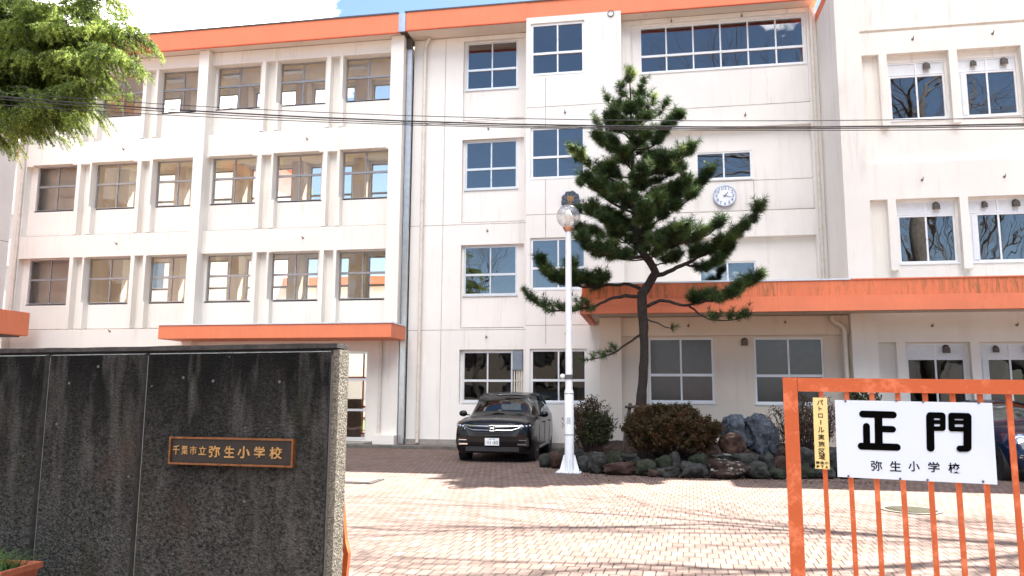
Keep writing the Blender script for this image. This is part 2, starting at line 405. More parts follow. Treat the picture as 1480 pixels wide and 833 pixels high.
# ------------------------------------------------------------------ school building helpers
def relief(mb, rects, back, mp=lambda x, y, z: (x, y, z), grime=True):
    """wall front as a height field of rectangles painted one over another; depth None = opening down to `back`"""
    xs = sorted({round(v, 4) for r in rects for v in r[:2]}); zs = sorted({round(v, 4) for r in rects for v in r[2:4]})
    nx, nz = len(xs)-1, len(zs)-1; D = [[back]*nz for _ in range(nx)]; H = [[True]*nz for _ in range(nx)]; G = [[0]*nz for _ in range(nx)]
    for (a, b, c, d, y) in rects:
        for i in range(nx):
            if a-1e-4 <= xs[i] and xs[i+1] <= b+1e-4:
                for j in range(nz):
                    if c-1e-4 <= zs[j] and zs[j+1] <= d+1e-4:
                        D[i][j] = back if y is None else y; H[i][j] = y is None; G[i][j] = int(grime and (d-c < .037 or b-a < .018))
    Q = lambda *p: mb.quad(*[mp(*q) for q in p])
    for i in range(nx):
        for j in range(nz):
            x0, x1, z0, z1 = xs[i], xs[i+1], zs[j], zs[j+1]; y = D[i][j]
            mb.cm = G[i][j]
            if not H[i][j]:
                Q((x0, y, z0), (x1, y, z0), (x1, y, z1), (x0, y, z1))
                Q((x1, back, z0), (x0, back, z0), (x0, back, z1), (x1, back, z1))
            yr = D[i+1][j] if i+1 < nx else back
            if abs(yr-y) > 1e-5: Q((x1, y, z0), (x1, yr, z0), (x1, yr, z1), (x1, y, z1))
            if i == 0 and abs(back-y) > 1e-5: Q((x0, back, z0), (x0, y, z0), (x0, y, z1), (x0, back, z1))
            yu = D[i][j+1] if j+1 < nz else back
            if abs(yu-y) > 1e-5: Q((x0, y, z1), (x1, y, z1), (x1, yu, z1), (x0, yu, z1))
            if j == 0 and abs(back-y) > 1e-5: Q((x0, back, z0), (x1, back, z0), (x1, y, z0), (x0, y, z0))
    mb.cm = 0

IDM = lambda x, y, z: (x, y, z)
def window(parent, x0, x1, z0, z1, y, cols, rows, fm, gm, fw=.045, sill=True, mp=IDM, closers=()):
    """aluminium window: outer frame, mullions and transoms as one frame mesh; every pane a sub-part"""
    mb = MB(); d = .07
    def bx(a, b, c, e, y0=0.0, y1=d):
        v = [mp(*p) for p in ((a,y+y0,c),(b,y+y0,c),(b,y+y1,c),(a,y+y1,c),(a,y+y0,e),(b,y+y0,e),(b,y+y1,e),(a,y+y1,e))]
        mb.add(v, [(0,3,2,1),(4,5,6,7),(0,1,5,4),(1,2,6,5),(2,3,7,6),(3,0,4,7)])
    bx(x0, x1, z0, z0+fw); bx(x0, x1, z1-fw, z1); bx(x0, x0+fw, z0+fw, z1-fw); bx(x1-fw, x1, z0+fw, z1-fw)
    if sill: bx(x0-.03, x1+.03, z0-.045, z0-.002, -.06, d)
    X = [x0+fw]+[x0+(x1-x0)*c for c in cols]+[x1-fw]; Z = [z0+fw]+[z0+(z1-z0)*r for r in rows]+[z1-fw]
    for r in rows:
        zc = z0+(z1-z0)*r; bx(x0+fw, x1-fw, zc-.035, zc+.035, -.012, d-.01)
    for k, c in enumerate(cols):
        xc = x0+(x1-x0)*c
        for a, b in zip(Z, Z[1:]):
            lo = a+(.035 if a > z0+fw+.001 else 0); hi = b-(.035 if b < z1-fw-.001 else 0)
            bx(xc-.022, xc+.022, lo, hi, .004, d-.02)
            if hi-lo > .5: bx(xc-.010, xc+.010, (lo+hi)/2-.05, (lo+hi)/2+.03, -.012, .004)   # sash lock
    o = mb.build('window', fm, parent)
    k = 0
    for i, (a, b) in enumerate(zip(X, X[1:])):
        for j, (c, e) in enumerate(zip(Z, Z[1:])):
            pb = MB(); yy = y+.03+.008*(i % 2)
            a2 = a+(.022 if i else 0); b2 = b-(.022 if i < len(X)-2 else 0); c2 = c+(.035 if j else 0); e2 = e-(.035 if j < len(Z)-2 else 0)
            g = gm[k % len(gm)] if isinstance(gm, (list, tuple)) else gm; k += 1
            v = [mp(*p) for p in ((a2,yy,c2),(b2,yy,c2),(b2,yy,e2),(a2,yy,e2))]
            pb.quad(*v); pb.build('pane', g, o)
    return o

def hook(parent, x, y, z):
    mb = MB(); mb.tube([(x, y+.01, z), (x, y-.06, z), (x, y-.085, z+.02), (x, y-.085, z+.06)], [.016, .016, .013, .010], 6)
    mb.lathe((x, y, z), [(.036, -.015), (.036, .006)], 10, (0, -1, 0))
    mb.build('hook', M['hook'], parent)

def downpipe(parent, x, y, z0, z1, r=.055, bands=None, top_bend=None):
    mb = MB(); pts = [(x, y, z0), (x, y, z1)]
    if top_bend: pts = [(x, y, z0), (x, y, z1-.25), (x, y, z1-.12)]+top_bend
    mb.tube(pts, r, 10)
    z = z0+.9
    while z < z1-.4:
        mb.lathe((x, y, z), [(r+.012, -.02), (r+.012, .02)], 10); mb.box(x-.012, x+.012, y, y+r+.05, z-.012, z+.012); z += 1.12
    mb.build('downpipe', M['pipe'], parent, smooth='auto')

def vent_hood(parent, x, y, z, w=.20):
    """bulging half-round extractor hood with a slatted mouth"""
    mb = MB(); h = w*1.05; n = 8; D = w*.55
    out = []
    for k in range(n+1):
        a = math.pi*k/n; out.append((x-math.cos(a)*w/2, z+h*.35+math.sin(a)*w/2))
    out = [(x-w/2, z-h*.35)]+out+[(x+w/2, z-h*.35)]
    f = [(px, y-.012, pz) for px, pz in out]; g = [(x+(px-x)*.86, y-D, z+(pz-z)*.80-.02) for px, pz in out]
    N = len(out); mb.add(f+g, [tuple(range(N, 2*N))]+[(i, i+1, i+1+N, i+N) for i in range(N-1)])
    mb.box(x-w*.40, x+w*.40, y-D-.006, y-D-.001, z-h*.22, z-h*.02)
    mb.build('vent_hood', M['hood'], parent, smooth='auto')

# ================================================================== LEFT WING (corridor wing, one can look through it)
LW = empty('school_building', (-14.8, 24.2, 0), label='long cream corridor wing with pink orange roof edge and windows one can see through', cat='building')
F, RC, PL, BK = 22.92, 23.17, 22.68, 23.34
LX0, LX1 = -21.85, -7.62
lint = [6.10, 9.39, 12.66]; ledge = [3.62, 6.87, 10.19]; wz = [(4.53, 6.08), (7.84, 9.43), (11.17, 12.66)]
bays = [(-21.47, -14.89, -6.77), (-14.53, -8.05, 0.0)]
fins = [(-12.69, -12.55), (-12.19, -12.03), (-10.36, -10.22), (-9.89, -9.74)]
winx = [(-14.45, -12.87), (-12.13, -10.51), (-9.79, -8.21)]
rects = [(LX0, LX1, 0, 13.1, F)]
for (a, b, sh) in bays:
    for lo, hi in zip(ledge, lint):
        rects.append((a, b, lo, hi, RC))
        rects.append((a, b, lo, lo+.035, RC-.14))
    for (p, q) in fins:
        for lo, hi in zip(ledge, lint): rects.append((p+sh, q+sh, lo+.02, hi, F+.0))
    for (p, q) in winx:
        p, q = max(p+sh, a+.03), min(q+sh, b-.02)
        for c, d in wz: rects.append((p, q, c, d, None))
rects += [(-14.89, -14.53, 0, 13.1, PL), (-8.05, LX1, 3.2, 13.1, PL)]
rects += [(-14.2, -8.62, .12, 2.86, None)]
rects += [(-14.89, -14.53, 0, .28, PL-.02), (-8.3, LX1, 0, .28, PL-.02)]
mb = MB(); relief(mb, rects, BK)
# rear wall of the corridor with its own window openings
RB = 25.6
r2 = [(LX0, LX1, 0, 13.1, RB)]
for n in range(-3, 5):
    xc = -12.4+2.33*n
    for c, d in ((4.75, 6.35), (8.05, 9.75), (11.75, 12.75)):
        a, b = xc+.36, xc+1.97
        if a > LX0+.2 and b < LX1-.2: r2.append((a, b, c, d, None))
r2.append((-13.2, -8.9, .12, 3.0, None))
relief(mb, r2, RB+.2)
mb.box(LX0, LX0+.2, BK, RB, 0, 13.1); mb.box(LX1-.12, LX1, BK, RB, 0, 13.1)
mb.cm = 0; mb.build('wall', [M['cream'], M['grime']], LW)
mb = MB()
for z in (3.15, 6.5, 9.85): mb.box(LX0+.2, LX1-.12, BK, RB, z, z+.22)
mb.box(LX0+.2, LX1-.12, BK, RB, 0, .10)
mb.box(LX0+.2, LX1-.12, BK, RB, 12.9, 13.09)
for z0, z1 in ((3.37, 6.5), (6.72, 9.85), (10.07, 12.9)):
    for n in range(-3, 5):
        xc = -12.4+2.33*n
        if LX0+.3 < xc < LX1-.5: mb.box(xc-.14, xc+.30, RB-.45, RB-.003, z0, z1)
    mb.box(LX0+.2, -19.65, BK+.3, BK+.42, z0, z1)   # blind room at the far end
    mb.box(-19.65, -19.5, BK+.3, RB-.003, z0, z1)
mb.build('floor_slab', M['room'], LW)
for z in (6.5, 9.85, 12.9):   # flat lamps on the corridor ceilings
    for n in range(-3, 3):
        mb = MB(); mb.box(-12.6+2.33*n, -11.9+2.33*n, 24.2, 24.45, z-.06, z-.002); mb.build('ceiling_light', M['panel'], LW)
for (a, b, sh) in bays:
    for (p, q) in winx:
        p, q = max(p+sh, a+.03), min(q+sh, b-.02)
        for k, (c, d) in enumerate(wz):
            window(LW, p, q, c, d, 23.23, [.5], [.55], M['alu_bronze'], M['glass_thru'], .04)
for n in range(-3, 5):
    xc = -12.4+2.33*n
    for c, d in ((4.75, 6.35), (8.05, 9.75), (11.75, 12.75)):
        a, b = xc+.36, xc+1.97
        if a > LX0+.2 and b < LX1-.2:
            window(LW, a, b, c, d, RB+.04, [.5], [.36] if d-c > 1.2 else [], M['alu_bronze'], M['glass_thru'], .04, sill=False)
# glazed entrance under the canopy, and the rear one behind it
for (a, b, y, top) in ((-14.15, -8.66, 23.1, 2.84), (-13.15, -8.95, RB+.05, 2.98)):
    n = 5
    window(LW, a, b, .13, top, y, [k/n for k in range(1, n)], [.33, .68], M['alu'] if y < 24 else M['orange_frame'], M['glass_thru'], .06, sill=False)
mb = MB()   # shoe lockers standing inside the entrance
for k in range(4):
    x = -13.9+k*1.15
    mb.box(x, x+1.0, 24.3, 24.7, .102, 1.35)
mb.build('shoe_locker', simple('locker_wood', (.075, .045, .03), .7, var=.3, scale=3), LW)
# roof edge
mb = MB(); mb.box(-22.1, -7.72, 22.40, 22.47, 13.085, 13.70); mb.build('fascia', M['orange'], LW)
mb = MB(); mb.box(-22.1, -7.73, 22.472, 25.9, 13.12, 13.69); mb.build('roof', M['cream_warm'], LW)
mb = MB(); mb.box(-22.1, -7.72, 22.39, 22.46, 13.05, 13.083); mb.build('drip_edge', M['drip'], LW)
mb = MB(); mb.box(-22.1, -7.72, 22.37, 25.93, 13.702, 13.75); mb.build('roof_cap', M['dark_metal'], LW)
# entrance canopy
mb = MB(); mb.bbox(-15.0, -7.42, 21.6, 22.94, 3.18, 3.60, .012); mb.build('canopy', M['orange'], LW)
mb = MB(); mb.box(-15.02, -7.40, 21.57, 22.93, 3.603, 3.635); mb.build('canopy_cap', M['alu'], LW)
for n in range(3):
    hook(LW, -10.95-0.0, F, (10.19, 6.87, 3.9)[n]-.35)
    hook(LW, -17.7, F, (10.19, 6.87, 3.9)[n]-.35)
downpipe(LW, -21.55, 22.86, .05, 12.9); downpipe(LW, -8.18, 22.86, .25, 3.15, .05)
mb = MB(); mb.box(-11.6, -8.3, 21.9, 22.94, .0, .09); mb.box(-14.6, -11.6, 21.9, 22.94, .0, .09); mb.build('step', M['concrete'], LW)

# ================================================================== CENTRAL BLOCK
CB = empty('school_building', (-1.2, 27, 0), label='four storey white central block with stair windows and orange roof edge behind the pine', cat='building')
A, B, C = 23.20, 22.40, 22.95
CX0, CXB0, CXB1, CX1 = -7.42, -3.55, -.63, 5.125
TB = 23.5
def jointv(x, z0, z1, y): return (x-.008, x+.008, z0, z1, y+.012)
def jointh(x0, x1, z, y): return (x0, x1, z-.008, z+.008, y+.012)
rects = [(CX0, CXB0, 0, 13.12, A), (CXB0, CXB1, 0, 13.2, B), (CXB1, CX1, 0, 13.12, C)]
for z in (3.56, 6.9, 10.27): rects += [jointh(CX0, CXB0, z-.05, A), jointh(CXB0, CXB1, z, B)]
rects += [jointv(-6.35, 0, 13.12, A), jointv(-2.95, 3, 11.2, B)]
Aw = [(1.31, 2.85), (4.61, 6.16), (8.02, 9.60), (11.35, 12.95)]
rects.append((-5.75, -3.74, 1.22, 2.90, A+.14))
for lo, hi in ((3.56, 6.19), (6.9, 9.63), (10.27, 12.98)):
    rects.append((-5.75, -3.74, lo, hi, A+.13))
    rects.append((-5.75, -3.74, lo, lo+.03, A+.03))
for c, d in Aw: rects.append((-5.67, -3.98, c, d, None))
Bw = [(1.32, 2.84), (4.64, 6.16), (8.03, 9.61), (11.33, 12.97)]
for c, d in Bw:
    rects.append((-3.42, -1.74, c-.03, d+.03, B+.06)); rects.append((-3.39, -1.77, c, d, None))
# right hand part of the block
rects += [(-.35, 4.86, 10.15, 12.98, C+.10), (-.35, 4.86, 10.15, 10.18, C+.02), (.0, 4.86, 6.92, 9.50, C+.22), (.0, 4.86, 6.92, 6.95, C+.02), (.0, 4.86, 0, 6.16, C+.22)]
rects += [jointh(.0, 4.86, 7.9, C+.22), jointv(3.2, 6.92, 7.9, C+.22)]
cw = [(1.54, 3.17, 7.98, 8.83), (1.55, 3.18, 4.86, 5.47)]
for a, b, c, d in cw: rects.append((a, b, c, d, None))
rects.append((-.08, 4.80, 11.42, 12.92, None))
mb = MB(); relief(mb, rects, TB)
mb.box(CX0, CX0+.2, TB, 31, 0, 13.1); mb.box(CX1-.2, CX1, TB, 31, 0, 13.1); mb.box(CX0, CX1, 31, 31.2, 0, 13.1)
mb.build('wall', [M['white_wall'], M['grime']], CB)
mb = MB()
for z in (0, 3.1, 6.45, 9.8, 12.95): mb.box(CX0+.2, CX1-.2, TB+.002, 30.998, z+.02, z+.2)
mb.build('floor_slab', M['room'], CB)
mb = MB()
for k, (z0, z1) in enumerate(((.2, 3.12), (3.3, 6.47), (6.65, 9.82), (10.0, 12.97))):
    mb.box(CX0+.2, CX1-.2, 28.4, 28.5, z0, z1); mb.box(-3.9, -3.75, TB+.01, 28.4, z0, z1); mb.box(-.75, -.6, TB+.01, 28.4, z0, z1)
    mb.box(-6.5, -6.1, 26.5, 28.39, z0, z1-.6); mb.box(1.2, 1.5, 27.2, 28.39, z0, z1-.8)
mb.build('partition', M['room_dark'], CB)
mb = MB()   # white equipment and curtain seen through the ground-floor glass
mb.box(-5.5, -4.9, 24.6, 25.0, .2, 1.55); mb.box(-3.1, -2.7, 24.4, 24.7, .2, 1.62); mb.box(-2.2, -1.95, 24.2, 24.5, .2, 1.7); mb.box(-4.7, -4.3, 25.5, 26, .2, 1.8)
mb.build('cabinet', simple('white_cabinet', (.5, .5, .48), .5), CB)
for c, d in Aw:
    window(CB, -5.67, -3.98 if c > 2 else -4.10, c, d, A+.15, [.5], [.415], M['alu'], M['glass_dk'] if c > 2 else M['glass_low'], .05)
for c, d in Bw: window(CB, -3.39, -1.77, c, d, B+.05, [.5], [.415], M['alu_white'], M['glass_dk'] if c > 2 else M['glass_low'], .05)
window(CB, -.08, 4.80, 11.42, 12.92, C+.13, [k/6 for k in range(1, 6)], [.36], M['alu_white'], M['glass_dk'], .05)
for a, b, c, d in cw: window(CB, a, b, c, d, C+.24, [.5], [], M['alu_white'], M['glass_dk'], .05)
# conduit box beside the first ground floor window
mb = MB(); mb.box(-4.08, -3.77, A+.02, A+.135, 2.28, 2.86); mb.build('duct_box', simple('blue_grey_metal', (.20, .23, .28), .5), CB)
mb = MB()
for k in range(4): mb.tube([(-4.03+.075*k, A+.08, 1.25), (-4.03+.075*k, A+.08, 2.28)], .022, 8)
mb.box(-4.07, -3.76, A+.05, A+.125, 1.93, 1.96); mb.build('conduit', M['pipe'], CB, smooth='auto')
# roof edge, cut by the projecting stair bay
mb = MB(); mb.box(-7.48, CXB0-.003, B, B+.07, 13.12, 13.72); mb.box(CXB0-.003, CXB1+.003, B+.012, B+.07, 13.205, 13.72); mb.box(CXB1+.003, 5.127, B, B+.07, 13.12, 13.72)
mb.build('fascia', M['orange'], CB)
mb = MB(); mb.box(-7.48, 5.127, B+.072, 31.4, 13.205, 13.71); mb.box(-7.48, CXB0-.003, B+.072, 23.6, 13.14, 13.204); mb.box(CXB1+.003, 5.127, B+.072, 23.6, 13.14, 13.204); mb.build('roof', M['cream_warm'], CB)
mb = MB()
mb.box(-7.52, 5.127, B-.03, 31.4, 13.722, 13.76); mb.build('roof_cap', M['dark_metal'], CB)
for a, b in ((-7.48, CXB0-.003), (CXB1+.003, 5.127)): mb = MB(); mb.box(a, b, B-.02, B+.05, 13.09, 13.118); mb.build('drip_edge', M['drip'], CB)
mb = MB(); mb.lathe((-.93, B-.01, 13.12), [(.10, -.02), (.10, .03), (.085, .03), (.085, -.02)], 20, (0, -1, 0)); mb.build('vent_ring', M['dark_metal'], CB)
mb = MB(); mb.lathe((-.93, B-.008, 13.12), [(.084, -.01), (.084, .012)], 20, (0, -1, 0)); mb.build('vent_cap', M['white_wall'], CB)
for x, y, z in ((-4.9, A, 9.95), (-4.9, A, 6.62), (-4.9, A, 3.28), (-2.35, B, 10.05), (-2.35, B, 6.6), (-2.35, B, 3.3), (3.0, C, 9.85), (1.25, C, 9.85), (.9, C-.01, 13.0), (3.0, C-.01, 13.0)): hook(CB, x, y, z)
downpipe(CB, -7.02, A-.10, .05, 12.98, .055, top_bend=[(-6.95, A-.13, 13.0), (-6.84, A-.18, 13.09)])
downpipe(CB, 4.97, C-.09, 4.3, 13.1, .05)
mb = MB(); mb.box(-7.42, -3.56, A-.06, A-.001, 0, .16); mb.box(-3.6, -1.35, B-.06, B-.001, 0, .16); mb.build('plinth', M['concrete'], CB)
# block added on the roof, out of the frame, to shade the yard
mb = MB(); mb.box(.8, 5.0, 23.6, 29.5, 13.77, 16.8); mb.build('roof_shade_block', M['white_wall'], CB)

# expansion joint strip between the two: polished sheet metal
EJ = empty('joint_cover', (-7.55, 22.9, 0), label='tall polished metal strip covering the joint between corridor wing and central block', cat='metal strip')
mb = MB(); mb.box(-7.60, -7.44, 22.98, 23.10, 0.02, 12.75); mb.build('cover_sheet', M['steel'], EJ)
mb = MB(); mb.box(-7.72, -7.49, 22.385, 22.398, 13.08, 13.69); mb.build('fascia_sheet', M['steel'], EJ)
mb = MB(); mb.box(-7.717, -7.483, 22.42, 23.6, 13.12, 13.70); mb.box(-7.60, -7.44, 22.92, 23.1, 12.752, 13.118); mb.build('joint_filler', M['hood'], EJ)

# ================================================================== RIGHT WING with the long canopy
RW = empty('school_building', (9.5, 25, 0), label='cream right wing with white framed windows and weathered orange canopy behind the gate', cat='building')
RF, RR, RP = 20.95, 21.13, 20.78; RBK = 21.3
RX0, RX1 = 5.13, 20.0
rects = [(RX0, RX1, 0, 12.6, RF)]
per = 1.73; rz = [(1.0, 2.88), (4.97, 6.6), (8.83, 10.42)]
rl = [2.91, 6.64, 10.62]; rg = [0, 4.0, 7.60]
for lo, hi in zip(rg, rl): rects.append((5.80, RX1-.4, lo, hi, RR)); rects.append((5.80, RX1-.4, lo, lo+.04, RR-.13)) if lo else None
rects += [(RX0, RX1, 11.24, 11.29, RF+.03), (5.8, RX1-.4, 11.30, 11.36, RF-.03), jointh(5.13, 5.74, 11.9, RP), jointh(5.13, 5.74, 7.6, RP)]
nb = 8
for k in range(nb):
    a = 6.23+per*k
    for (c, d), lo, hi in zip(rz, rg, rl):
        rects.append((a, a+.20, (c-.2 if lo else lo), hi, RF+.0))
        if k < nb-1: rects.append((a+.27, a+per-.07, c, d, None))
rects.append((RX0, 5.73, 0, 12.6, RP))
mb = MB(); relief(mb, rects, RBK)
mb.box(RX0, RX0+.25, RBK, 31, 0, 12.6); mb.box(RX1-.2, RX1, RBK, 31, 0, 12.6); mb.box(RX0, RX1, 31, 31.2, 0, 12.6)
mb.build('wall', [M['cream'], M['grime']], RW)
mb = MB()
for z in (0, 3.4, 7.1, 10.9): mb.box(RX0+.25, RX1-.2, RBK+.002, 30.99, z+.02, z+.2)
mb.build('floor_slab', M['room'], RW)
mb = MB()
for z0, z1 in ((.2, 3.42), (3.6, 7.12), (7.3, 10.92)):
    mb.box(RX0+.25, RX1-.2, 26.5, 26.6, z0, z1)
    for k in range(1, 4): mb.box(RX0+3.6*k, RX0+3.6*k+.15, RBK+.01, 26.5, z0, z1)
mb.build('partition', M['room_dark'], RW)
for k in range(nb-1):
    a = 6.23+per*k
    for (c, d) in rz:
        x0, x1 = a+.27, a+per-.07; zt = d-.36
        w = window(RW, x0, x1, c, zt, RR+.03, [.5], [], M['alu_white'], M['glass_dk'] if c > 2 else M['glass_low'], .05)
        if k % 2: mb = MB(); mb.box(x0+.05, x0+.19, RR+.005, RR+.029, c+.05, zt-.03); mb.build('side_light', M['panel'], w)
        mb = MB(); mb.box(x0, x1, RR+.04, RR+.09, zt+.003, d); mb.build('upper_panel', M['panel'], w)
        mb = MB(); mb.box(x0, x1, RR+.02, RR+.039, d-.04, d); mb.box(x0, x1, RR+.02, RR+.039, zt+.004, zt+.03); mb.box((x0+x1)/2-.025, (x0+x1)/2+.025, RR+.022, RR+.039, zt+.03, d-.04); mb.build('panel_frame', M['alu_white'], w)
        vent_hood(w, (x0+x1)/2+(.26 if k % 2 == 0 else .42), RR+.02, zt+.19, .17)
        if k % 2: vent_hood(w, (x0+x1)/2-.32, RR+.02, zt+.19, .14)
for z in (10.98, 7.12, 3.32):
    for k in range(7): hook(RW, 7.1+1.95*k, RF, z)
# ground floor front of the entrance hall under the canopy
GY, GR = 20.98, 21.12
rects = [(-1.28, 5.12, .0, 3.62, GR), (-1.28, 5.12, 3.12, 3.62, GY), (-1.28, -.70, .0, 3.62, 20.85)]
gw = [(.02, 1.72, 1.36, 3.07), (2.76, 4.50, 1.34, 3.06)]
for a, b, c, d in gw: rects.append((a, b, c, d, None))
mb = MB(); relief(mb, rects, 21.3); mb.box(-1.28, -1.1, 21.3, B-.003, 0, 3.62)
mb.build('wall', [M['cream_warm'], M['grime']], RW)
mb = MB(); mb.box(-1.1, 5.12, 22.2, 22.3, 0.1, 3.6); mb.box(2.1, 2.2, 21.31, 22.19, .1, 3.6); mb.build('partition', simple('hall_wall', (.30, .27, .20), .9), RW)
for a, b, c, d in gw: window(RW, a, b, c, d, GR+.03, [.5], [.42], M['alu_white'], M['glass_frost'], .05)
vent_hood(RW, 2.53, GR, 2.92, .17)
hook(RW, 1.08, GY, 3.38); hook(RW, 3.55, GY, 3.45)
mb = MB(); mb.tube([(4.70, GY-.1, 3.60), (4.70, GY-.1, 3.50), (4.74, GY-.1, 3.43), (4.84, GY-.1, 3.38), (4.95, GY-.1, 3.30), (4.98, GY-.1, 3.2), (4.98, GY-.1, .3)], .06, 10); mb.build('downpipe', M['pipe'], RW, smooth='auto')
# stepped canopy fascia
cz0 = 3.55
mb = MB(); mb.box(-1.55, 20.3, 19.20, 19.34, cz0+.37, 4.29); mb.build('canopy_upper_band', M['orange_st'], RW)
mb = MB(); mb.box(-1.62, 20.3, 19.14, 19.30, cz0+.19, cz0+.368); mb.build('canopy_middle_band', M['orange'], RW)
mb = MB(); mb.box(-1.66, 20.3, 19.10, 19.26, cz0, cz0+.188); mb.build('canopy_lower_band', M['orange'], RW)
mb = MB(); mb.box(-1.66, -1.50, 19.262, B-.002, cz0, cz0+.188); mb.box(-1.62, -1.49, 19.302, B-.002, cz0+.19, 4.288); mb.build('canopy_side_band', M['orange'], RW)
mb = MB(); mb.box(-1.49, 5.12, 19.345, 22.90, 3.64, 4.20); mb.box(5.12, 20.2, 19.345, 20.76, 3.64, 4.20); mb.build('canopy_slab', M['cream_warm'], RW)
mb = MB(); mb.box(-1.57, 4.78, 19.17, 19.40, 4.292, 4.33); mb.build('canopy_cap', M['alu'], RW)
mb = MB(); mb.box(4.80, 20.3, 19.17, 19.40, 4.292, 4.32); mb.build('canopy_edge', M['orange'], RW)
mb = MB(); mb.box(5.13, 20.2, 21.0, 31.1, 12.6, 12.9); mb.build('roof', M['orange'], RW)

# ================================================================== SIDE WING at the far left, its face looking right
SW = empty('school_building', (-26.5, 16, 0), label='white side wing with orange canopy at the far left edge, mostly behind the cedar', cat='building')
SX = -21.9
mpS = lambda x, y, z: (SX-(y-0.0), x, z)      # x runs along world Y, y goes into the wall
rects = [(6.0, 22.9, 0, 13.1, 0.0)]
for z in (3.4, 6.7, 10.05): rects.append((6.0, 22.9, z-.01, z+.01, .012))
for k in range(4):
    for c, d in wz: rects.append((8.0+3.2*k, 10.2+3.2*k, c, d, None))
mb = MB(); relief(mb, rects, .25, mpS); mb.box(SX-8, SX-.26, 6.0, 6.2, 0, 13.1); mb.box(SX-8, SX-7.8, 6.2, 22.9, 0, 13.1); mb.box(SX-7.8, SX-.26, 22.7, 22.9, 0, 13.1)
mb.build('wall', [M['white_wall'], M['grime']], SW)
for k in range(4):
    for c, d in wz: window(SW, 8.0+3.2*k, 10.2+3.2*k, c, d, .12, [.5], [.55], M['alu'], M['glass_dk'], .05, mp=mpS)
mb = MB()
for z in (.1, 3.2, 6.55, 9.9, 12.9): mb.box(SX-7.8, SX-.26, 6.2, 22.7, z, z+.18)
mb.build('floor_slab', M['room_dark'], SW)
mb = MB(); mb.box(SX-8.4, SX+.55, 5.5, 22.36, 13.12, 13.72); mb.build('roof', M['orange'], SW)
mb = MB(); mb.bbox(SX+.003, SX+1.65, 13.5, 22.3, 3.36, 4.14, .015); mb.build('canopy', M['orange'], SW)
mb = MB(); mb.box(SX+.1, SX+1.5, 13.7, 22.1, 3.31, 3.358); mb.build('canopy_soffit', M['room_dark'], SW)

# ================================================================== buildings and lawn beyond, seen through the corridor
def far_block(x0, x1, y0, y1, h, label, m, rows, step=3.0):
    o = empty('school_building', ((x0+x1)/2, y0, 0), label=label, cat='building')
    rc = [(x0, x1, 0, h, y0)]
    ops = []
    n = int((x1-x0-1)/step)
    for j in range(rows):
        for i in range(n): ops.append((x0+.8+step*i, x0+.8+step*i+step*.62, 1.0+3.3*j, 2.6+3.3*j))
    for a, b, c, d in ops: rc.append((a, b, c, d, None))
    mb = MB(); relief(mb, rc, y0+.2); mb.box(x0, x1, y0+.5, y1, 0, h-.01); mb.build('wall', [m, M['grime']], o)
    for a, b, c, d in ops: window(o, a, b, c, d, y0+.08, [.5], [], M['alu'], M['glass_dk'], .05)
    mb = MB(); mb.box(x0-.5, x1+.5, y0-.5, y1+.3, h, h+.55); mb.build('roof', M['orange'], o)
    return o
far_block(-46, -23.5, 41, 48, 16.2, 'rear school block seen through the upper corridor windows', M['white_wall'], 4)
far_block(-24, 6, 47, 53, 8.4, 'low rear gymnasium seen through the lower corridor windows', M['cream'], 2, 4.0)
# ================================================================== ground
mb = MB(); mb.box(-160, 160, -120, 220, -.6, 0.0); mb.build('ground', M['paving'], None, kind='structure')
mb = MB(); mb.box(-60, 60, 30.5, 41, .004, .03); tag(mb.build('lawn', M['grass']), kind='structure')
mb = MB(); mb.box(-90, 90, -9.5, -1.2, .004, .012); tag(mb.build('road', M['asphalt']), kind='structure')
mb = MB(); mb.box(-14.5, -1.75, 21.35, 21.75, .004, .075); mb.box(-14.5, -1.75, 21.75, 21.9, .003, .03); tag(mb.build('drain_kerb', simple('dark_concrete', (.13, .125, .11), .9, var=.35, scale=6, bmp=.4)), kind='structure')

# covers in the paving
def manhole():
    c = onZ(1317, 738); t = empty('manhole_cover', (c.x, c.y, 0), label='round patterned iron manhole cover in the sunny paving behind the gate bars', cat='manhole cover')
    mb = MB(); mb.lathe((c.x, c.y, 0), [(.39, .004), (.39, .014), (.335, .014), (.335, .004)], 40); mb.build('ring', simple('ring_concrete', (.16, .15, .12), .9), t)
    mb = MB(); mb.lathe((c.x, c.y, 0), [(.33, .004), (.33, .012)], 40); mb.cm = 1
    for i in range(-5, 6):
        for j in range(-5, 6):
            if math.hypot(i, j) < 5.4: mb.box(c.x+i*.055-.016, c.x+i*.055+.016, c.y+j*.055-.016, c.y+j*.055+.016, .012, .017)
    mb.build('lid', [simple('cover_iron', (.05, .045, .03), .95, 0, spec=.1), simple('cover_stud', (.12, .11, .08), .9, 0, spec=.1)], t)
manhole()
def hatch():
    p = [onZ(*q) for q in ((470, 690), (545, 690), (541, 702), (470, 702))]
    c = (p[0]+p[2])/2; t = empty('drain_cover', (c.x, c.y, 0), label='square iron drain cover with a dark gap beside the end of the pebble wall', cat='drain cover')
    x0, x1, y0, y1 = c.x-.75, c.x+.55, c.y-.35, c.y+.35
    mb = MB(); mb.box(x0, x1, y0, y0+.05, .004, .02); mb.box(x0, x1, y1-.05, y1, .004, .02); mb.box(x0, x0+.05, y0+.05, y1-.05, .004, .02); mb.box(x1-.05, x1, y0+.05, y1-.05, .004, .02)
    mb.build('frame', M['dark_metal'], t)
    mb = MB(); mb.box(x0+.07, x1-.07, y0+.09, y1-.07, .004, .03); mb.build('lid', simple('hatch_iron', (.24, .17, .13), .7, .2), t)
hatch()

